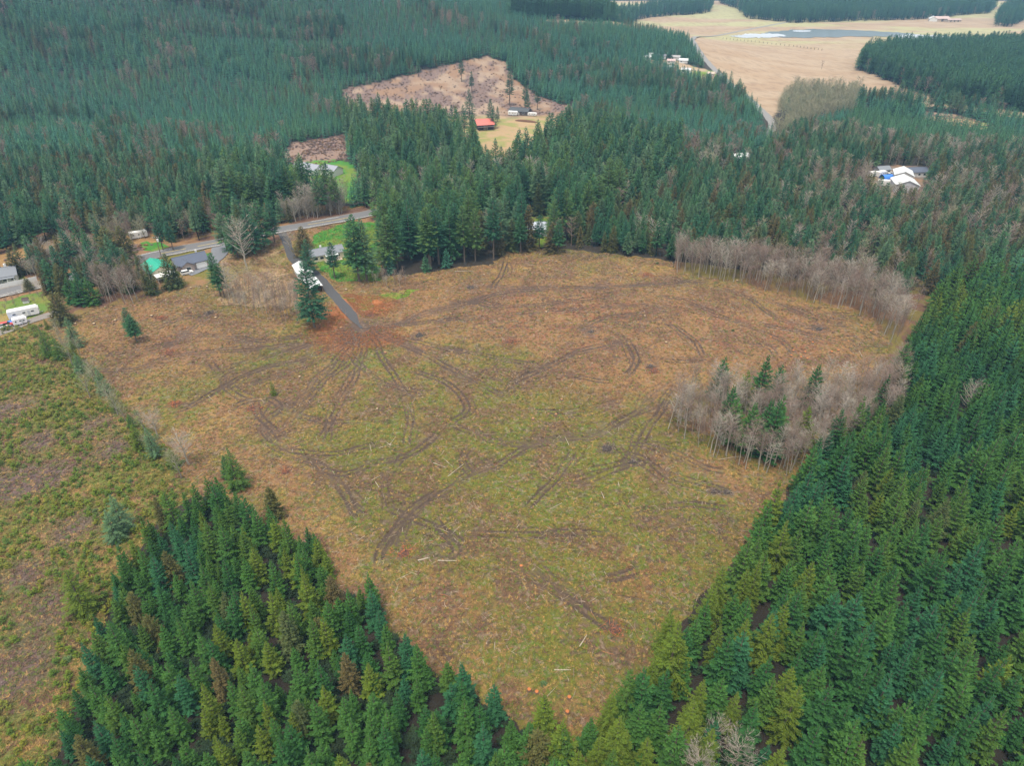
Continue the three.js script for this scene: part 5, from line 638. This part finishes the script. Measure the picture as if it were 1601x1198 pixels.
{ // house at the frame edge, by the road
  const a = [-199.1,-236.1], b = [-190.8,-240.7], t = facing(a, b), o = site('roadside_house', 'white house with grey roof at the left frame edge by the highway', 'house', [(a[0] + b[0]) / 2 + Math.sin(t) * -4, (a[1] + b[1]) / 2 - Math.cos(t) * 4], t);
  gable(o, 12, 8, 2.8, 2.1, M.white, M.greyRoof); part('chimney', box(0.9, 1.6, 0.9, 3, 4.3, -1), M.white, o); part('porch_roof', box(9, 0.14, 2.4, 1, 2.4, 5), M.greyRoof, o); for (const x of [-3, 0, 3, 5.2]) part('porch_post', box(0.18, 2.4, 0.18, x, 0, 6), M.trim, o); for (const x of [-4, -1.2, 2, 4.6]) win(o, x, 1.5, 4.02, 1.3, 1.1); doorOn(o, 0.5, 4.06, 1, 2.1);
}
function panelFence(label, pts, h, m, gap, solid) {
  const o = thing(solid ? 'panel_fence' : 'rail_fence', label, 'fence', pts[0][0], pts[0][1], 0), y0 = o.position.y;
  for (let i = 0; i + 1 < pts.length; i++) { const [a, b] = [pts[i], pts[i + 1]], L = Math.hypot(b[0] - a[0], b[1] - a[1]), n = Math.max(1, Math.round(L / gap)), t = facing(a, b);
    for (let k = 0; k < n; k++) { const f = (k + 0.5) / n, x = lerp(a[0], b[0], f) - pts[0][0], z = lerp(a[1], b[1], f) - pts[0][1], y = surfaceY(x + pts[0][0], z + pts[0][1]) - y0, w = L / n; if (solid) part('panel', box(w - 0.12, h - 0.1, 0.06).rotateY(t).translate(x, y + 0.05, z), m, o); else for (const e of [0.45, 0.95]) part('rail', box(w, 0.14, 0.06, 0, h * e - 0.07).rotateY(t).translate(x, y, z), m, o); const px = lerp(a[0], b[0], k / n) - pts[0][0], pz = lerp(a[1], b[1], k / n) - pts[0][1]; part('post', box(0.13, h + 0.35, 0.13, 0, -0.3).rotateY(t).translate(px, y + 0.1, pz), m, o); } }
  return o;
}
panelFence('tall white panel fence between the highway and the grey-roofed house', [[-201.4,-236.6],[-191.9,-233.8],[-187.2,-237.2],[-182.3,-241.3]], 2.0, M.white, 2.4, true);
panelFence('low pale rail fence along the highway above the trailer lawn', [[-194.2,-222],[-187.6,-226.2],[-182.8,-229.9],[-176.8,-234.4],[-174.8,-231.6]], 1.2, mat(0.6, 0.58, 0.54, 0.8), 3, false);

// vehicles
function wheelsOn(o, list, r = 0.34) { for (const [x, z] of list) { const w = part('wheel', new THREE.CylinderGeometry(r, r, 0.24, 14).rotateX(Math.PI / 2).translate(x, r, z), M.tyre, o); part('rim', new THREE.CylinderGeometry(r * 0.55, r * 0.55, 0.26, 10).rotateX(Math.PI / 2).translate(x, r, z), M.metal, w); } }
function extr(profile, depth, bev = 0.06) { const g = new THREE.ExtrudeGeometry(new THREE.Shape(profile.map(p => new THREE.Vector2(...p))), { depth: depth - bev * 2, bevelEnabled: true, bevelSize: bev, bevelThickness: bev, bevelSegments: 2 }); g.translate(0, 0, -depth / 2 + bev); return g; }
function car(p, turn, body, label, kind = 'suv', group) {
  const o = site('parked_car', label, kind === 'pickup' ? 'pickup' : 'car', p, turn, group, 0.06);
  part('body', extr([[-2.2, 0.38], [2.2, 0.38], [2.25, 0.8], [1.9, 0.98], [0.95, 1.05], [-2.2, 1.05]], 1.8), body, o);
  if (kind === 'pickup') { part('cabin', extr([[-0.6, 1.03], [1.0, 1.03], [0.45, 1.66], [-0.5, 1.68]], 1.6), M.glass, o); part('roof', box(1.0, 0.06, 1.5, 0, 1.68), body, o); part('bed', box(1.5, 0.12, 1.5, -1.4, 1.06), M.tyre, o); }
  else { part('cabin', extr([[-2.1, 1.03], [1.05, 1.03], [0.4, 1.62], [-1.9, 1.66]], 1.6), M.glass, o); part('roof', box(2.2, 0.06, 1.5, -0.75, 1.66), body, o); }
  wheelsOn(o, [[-1.4, 0.82], [1.4, 0.82], [-1.4, -0.82], [1.4, -0.82]]); for (const z of [-0.6, 0.6]) part('headlight', box(0.06, 0.16, 0.34, 2.27, 0.72, z), M.trim, o);
  return o;
}
function trailer(name, p, turn, L, W, H, label, cat, m = M.white, group) {
  const o = site(name, label, cat, p, turn, group, 0.05);
  part('body', extr([[-L / 2, 0.5], [L / 2 - 0.3, 0.5], [L / 2, 1.0], [L / 2, H - 0.5], [L / 2 - 0.5, H], [-L / 2 + 0.15, H], [-L / 2, H - 0.2]], W, 0.1), m, o);
  for (const f of [-0.3, 0.02, 0.3]) { const w = part('window', box(L * 0.12, 0.55, 0.06, L * f, H * 0.55, W / 2 + 0.01), M.trim, o); part('pane', box(L * 0.1, 0.45, 0.04, L * f, H * 0.55 + 0.05, W / 2 + 0.05), M.glass, w); } part('door', box(0.7, H * 0.6, 0.05, L * 0.17, 0.55, W / 2 + 0.01), M.greyWall, o); part('roof_vent', box(0.6, 0.2, 0.6, -L * 0.15, H, 0), M.trim, o); part('air_unit', box(0.9, 0.3, 0.7, L * 0.1, H, 0), M.greyWall, o); part('hitch', box(1.1, 0.12, 0.12, L / 2 + 0.4, 0.45, 0), M.metal, o);
  wheelsOn(o, [[-0.4, W / 2 - 0.15], [0.45, W / 2 - 0.15], [-0.4, -W / 2 + 0.15], [0.45, -W / 2 + 0.15]]); return o;
}
{
  const t = facing([-171.5,-209.1], [-166,-212.5]); trailer('travel_trailer', [-169.2,-211.5], t, 9, 2.6, 3.1, 'long white travel trailer on the yellow-green lawn', 'trailer'); trailer('cargo_trailer', [-167.6,-206.3], t + 0.1, 4, 2.2, 2.4, 'short white box trailer parked in front of the long trailer', 'trailer', mat(0.72, 0.70, 0.74, 0.6));
  const tp = site('blue_tarp', 'blue tarpaulin over a low frame beside the white trailers', 'tarpaulin', [-170.7,-206.3], t); { const g = new THREE.PlaneGeometry(3.6, 2.6, 14, 10).rotateX(-Math.PI / 2), a = g.attributes.position; for (let i = 0; i < a.count; i++) a.setY(i, 1.5 - Math.abs(a.getZ(i)) * 0.45 + 0.12 * vn(a.getX(i) * 3, a.getZ(i) * 3)); g.computeVertexNormals(); part('sheet', g, M.blue, tp); for (const x of [-1.6, 1.6]) for (const z of [-1.1, 1.1]) part('post', box(0.08, 1.05, 0.08, x, 0, z), M.metal, tp); }
  car([-172,-203.6], t, mat(0.6, 0.62, 0.6, 0.35), 'pale grey car at the left frame edge by the lane'); car([-171.1,-204.5], t, M.red, 'dark red car parked beside the blue tarpaulin');
  const sh = site('play_hut', 'small white hut with dark roof in the middle of the trailer lawn', 'hut', [-175,-222], 0.4); gable(sh, 1.8, 1.5, 1.2, 0.6, M.white, M.wood, { over: 0.15 }); doorOn(sh, 0, 0.77, 0.6, 0.9);
  car([-127.8,-248.5], facing([-129.3,-247.2], [-126,-249.7]), M.white, 'white car parked in front of the taupe house');
  trailer('travel_trailer', [-163.8,-286.2], facing([-166.1,-284.7], [-161.1,-287.8]), 7, 2.5, 2.9, 'white travel trailer beyond the highway behind the brown cedars', 'trailer');
  // orchard saplings on the lawn
  for (const p of [[-179.1,-216.4],[-180.8,-223.5],[-180.2,-225.6],[-181.8,-221.5],[-176.8,-227.8],[-173.3,-226.7],[-169.6,-223.5],[-177.6,-219.4],[-177.8,-212.5],[-171.7,-221.5]]) { const m = broad[2], o = thing('orchard_sapling', 'small bare fruit sapling on the trailer lawn', 'sapling', p[0], p[1], p[0], 'fruit saplings on the trailer lawn'); o.scale.setScalar(0.19); part('trunk', m.trunk, oldBark, o); part('branches', m.crown, BARE[0].m, o); }
}
{ // utility pole
  const p = [-144,-263.2], o = thing('utility_pole', 'wooden utility pole with white transformer by the highway', 'utility pole', p[0], p[1], 0.2); part('pole', new THREE.CylinderGeometry(0.13, 0.19, 10, 10).translate(0, 5, 0), M.polewood, o); part('crossarm', box(2.4, 0.14, 0.12, 0, 9.2, 0.16), M.polewood, o); part('transformer', new THREE.CylinderGeometry(0.38, 0.38, 1.1, 14).translate(0.5, 8.1, 0.3), M.white, o); for (const x of [-1.1, -0.5, 0.5, 1.1]) part('insulator', new THREE.CylinderGeometry(0.06, 0.08, 0.22, 8).translate(x, 9.45, 0.16), M.trim, o);
}
{ // houses farther off
  let o = site('lawn_house', 'pale grey-roofed house half hidden behind firs on the far green lawn', 'house', [-114.4,-387.8], -0.5); gable(o, 16, 8, 3, 2, M.white, mat(0.24, 0.25, 0.29, 0.8)); for (const x of [-5, 0, 5]) win(o, x, 1.6, 4.02, 1.5, 1.2); doorOn(o, 2.5, 4.06, 1, 2.1);
  o = site('lawn_garage', 'pale grey-roofed outbuilding on the right of the far green lawn', 'garage', [-100.9,-384], -0.5); gable(o, 10, 8, 3, 2, M.white, mat(0.24, 0.25, 0.29, 0.8)); doorOn(o, 0, 4.06, 3, 2.4, 0, M.trim); win(o, 3.5, 1.6, 4.02, 1.1, 1);
  o = site('red_roof_barn', 'dark wooden barn with faded red roof beside the old cut', 'barn', [-19.5,-497.6], 0.25); gable(o, 11, 10, 3.6, 2.6, M.wood, M.redRoof, { over: 0.9 }); part('lean_to', box(11.5, 0.15, 3, 0, 2.3, 6.4), M.wood, o); for (const x of [-5, 0, 5]) part('post', box(0.2, 2.3, 0.2, x, 0, 7.6), M.wood, o); doorOn(o, 0, 5.06, 3, 2.8, 0, M.tan);
  o = site('dark_roof_house', 'low dark-roofed house beneath lone firs on the old cut', 'house', [6.1,-543.8], -0.35); gable(o, 15, 9, 2.7, 1.8, M.wood, M.blackRoof); for (const x of [-4, 4]) win(o, x, 1.5, 4.52, 1.4, 1.1); doorOn(o, 0.5, 4.56, 1, 2.1); part('chimney', box(0.8, 1.3, 0.8, 6, 3.6, 0), M.brick, o);
  trailer('camper', [0.7,-539.3], -0.3, 7, 2.6, 2.9, 'white camper parked beside the dark-roofed house', 'trailer'); trailer('boat_trailer', [15.1,-537.1], -0.2, 6.5, 2.4, 2.2, 'white covered trailer standing apart near the dark-roofed house', 'trailer');
  { const p = [10.4,-517.7], h = thing('hay_row', 'low row of mown brush beside the dark-roofed house', 'brush row', p[0], p[1], -0.4); const g = new THREE.SphereGeometry(1, 16, 8, 0, 6.2832, 0, 1.571); g.scale(9, 1.4, 1.6); part('brush', g, mat(...C.litter, 0.95, { map: grain }), h); }
  o = site('gap_house', 'pale blue-grey house glimpsed through the trees behind the clearing', 'house', [10.7,-291.7], 0.1); gable(o, 9, 7, 3.2, 2, mat(0.55, 0.60, 0.68, 0.7), mat(0.45, 0.5, 0.58, 0.6)); for (const x of [-2.8, 2.8]) win(o, x, 1.6, 3.52, 1.2, 1); doorOn(o, 0, 3.56, 1, 2.1); trailer('small_camper', [4.1,-288.6], 0.2, 5, 2.3, 2.5, 'small white camper left of the house in the tree gap', 'trailer');
  o = site('woods_cabin', 'small white-roofed cabin alone in the woods above the road', 'cabin', [135.2,-411.8], 0.2); gable(o, 9, 7, 2.8, 1.6, M.greyWall, M.whiteRoof); win(o, -2, 1.5, 3.52, 1.2, 1); doorOn(o, 1.5, 3.56, 1, 2.1);
  // yard with two metal buildings
  o = site('metal_barn', 'larger white-roofed grey metal building at the front of the cluttered yard', 'barn', [205.4,-356], 1.35); gable(o, 12, 11, 4, 2.2, M.greyWall, M.whiteRoof, { ribs: 10 }); doorOn(o, 6.02, 0, 3.6, 3.2, Math.PI / 2, M.trim); win(o, 0, 2, 5.52, 1, 0.8);
  o = site('metal_garage', 'smaller white-roofed metal building behind the larger one in the cluttered yard', 'garage', [213.5,-374.3], 1.2); gable(o, 11, 9, 3.6, 1.9, M.white, M.whiteRoof, { ribs: 9 }); doorOn(o, 5.52, 0, 3, 2.8, Math.PI / 2, M.greyWall);
  o = site('long_house', 'long white house with dark roof at the back of the cluttered yard', 'house', [222.4,-381.5], 0.08); gable(o, 14, 7, 2.8, 1.6, M.white, M.darkRoof); for (const x of [-4.5, -1.5, 2, 5]) win(o, x, 1.5, 3.52, 1.2, 1); doorOn(o, 0.4, 3.56, 0.9, 2);
  o = site('tarp_shelter', 'bright blue tarpaulin shelter among vehicles in the cluttered yard', 'shelter', [205.7,-375.5], 0.2); { const g = new THREE.CylinderGeometry(2.4, 2.4, 6, 16, 4, true, -Math.PI / 2, Math.PI).rotateX(-Math.PI / 2).rotateY(Math.PI / 2); part('cover', g, M.blue, o); part('frame', box(6, 0.1, 0.1, 0, 0, 2.4), M.metal, o); }
  trailer('travel_trailer', [199.1,-362.7], -0.1, 8, 2.6, 3, 'white travel trailer nearest the front of the cluttered yard', 'trailer'); trailer('travel_trailer', [204.7,-380.3], 0.5, 6, 2.5, 2.9, 'white trailer on the left side of the cluttered yard', 'trailer'); trailer('travel_trailer', [200.1,-380.3], 0.2, 5, 2.4, 2.7, 'white trailer at the far left of the cluttered yard among trees', 'trailer'); o = site('yard_shed', 'grey-roofed shed at the back left of the cluttered yard', 'shed', [207.9,-386.5], 0.2); gable(o, 7, 5, 2.5, 1.3, M.greyWall, M.greyRoof); doorOn(o, 0, 2.56, 1.2, 2);
  car([209,-380.3], 0.4, M.white, 'white pickup parked behind the blue shelter', 'pickup'); car([204.5,-368.4], 2.2, mat(0.45, 0.16, 0.06, 0.4), 'rust-coloured pickup beside the blue shelter', 'pickup'); car([210.9,-385.3], 0.1, mat(0.6, 0.6, 0.58, 0.4), 'pale car beside the grey-roofed yard shed'); car([210.8,-356], 1.2, M.white, 'white car beside the large grey metal building');
  // cabins at the foot of the ridge
  const cab = (p, t, l, L, roof, wall = M.white) => { const c = site('ridge_cabin', l, 'cabin', p, t); gable(c, L * 0.75, 5, 2.4, 1.3, wall, roof); win(c, -L * 0.2, 1.4, 2.52, 1.2, 0.9); doorOn(c, L * 0.15, 2.56, 0.9, 2); };
  cab([129.7,-720.4], 0.1, 'leftmost white cabin at the foot of the ridge', 9, M.whiteRoof); cab([145.2,-727.6], -0.2, 'white-roofed cabin second from the left below the ridge', 11, M.greyRoof); cab([158.7,-726], -0.4, 'grey-roofed cabin with white gable below the ridge', 12, mat(0.3, 0.29, 0.29, 0.8)); cab([164.5,-717.2], -0.2, 'bright white cabin in the middle of the ridge settlement', 11, M.whiteRoof); cab([152,-712.9], -0.3, 'faded pink-roofed cabin below the ridge', 10, mat(0.42, 0.30, 0.28, 0.8)); cab([161.2,-687.6], -0.4, 'pale cabin beside the small green lawn below the ridge', 11, mat(0.55, 0.55, 0.55, 0.7)); cab([182.8,-679.7], -0.3, 'low tan shed at the right end of the ridge settlement', 9, M.tan, M.tan);
  cab([143.6,-692.6], 0.2, 'white hut on the left of a pair among trees below the ridge', 5, M.whiteRoof); cab([147.9,-693.4], 0.2, 'white hut on the right of a pair among trees below the ridge', 5, M.whiteRoof); cab([135,-730.4], 0, 'tiny white shed at the upper edge of the ridge settlement', 5, M.whiteRoof);
  // farm beyond the flooded ground
  o = site('farm_barn', 'long tan-roofed farm barn beyond the flooded ground', 'barn', [696.1,-1253.2], 0.1); gable(o, 26, 14, 4, 3, M.tan, mat(0.40, 0.30, 0.27, 0.85)); doorOn(o, 0, 7.06, 4, 3.4, 0, M.wood); o = site('farm_shed', 'white-ended farm shed beside the long tan barn', 'shed', [684.7,-1253.2], 1.2); gable(o, 16, 11, 4, 3, M.white, M.whiteRoof); doorOn(o, 8.02, 0, 3, 3, Math.PI / 2, M.greyWall); o = site('farm_stable', 'low tan farm stable at the right of the long barn', 'stable', [712.4,-1242.7], 0.05); gable(o, 22, 8, 3, 1.6, M.tan, mat(0.38, 0.28, 0.26, 0.85)); for (const x of [-6, 0, 6]) doorOn(o, x, 4.06, 2, 2.4, 0, M.wood);
}
// field fence of dark posts across the valley
{ const pts = [[273.4,-984.6],[311.5,-971.5],[347.7,-933.5],[371.6,-892.8]], o = thing('field_fence', 'line of dark posts across the tan valley field', 'fence', pts[0][0], pts[0][1], 0); for (let i = 0; i + 1 < pts.length; i++) for (let k = 0; k < 9; k++) { const f = k / 9, x = lerp(pts[i][0], pts[i + 1][0], f), z = lerp(pts[i][1], pts[i + 1][1], f); part('post', box(0.35, 2, 0.35).translate(x - pts[0][0], groundY(x, z) - o.position.y, z - pts[0][1]), M.wood, o); } }
{ const p = [313.4,-752.5], o = thing('field_tree', 'single small bare tree alone in the tan valley field', 'tree', p[0], p[1], 1); o.scale.setScalar(0.5); part('trunk', broad[0].trunk, oldBark, o); part('branches', farBare[0].crown, BARE[0].m, o); }
renderer.render(scene, camera);
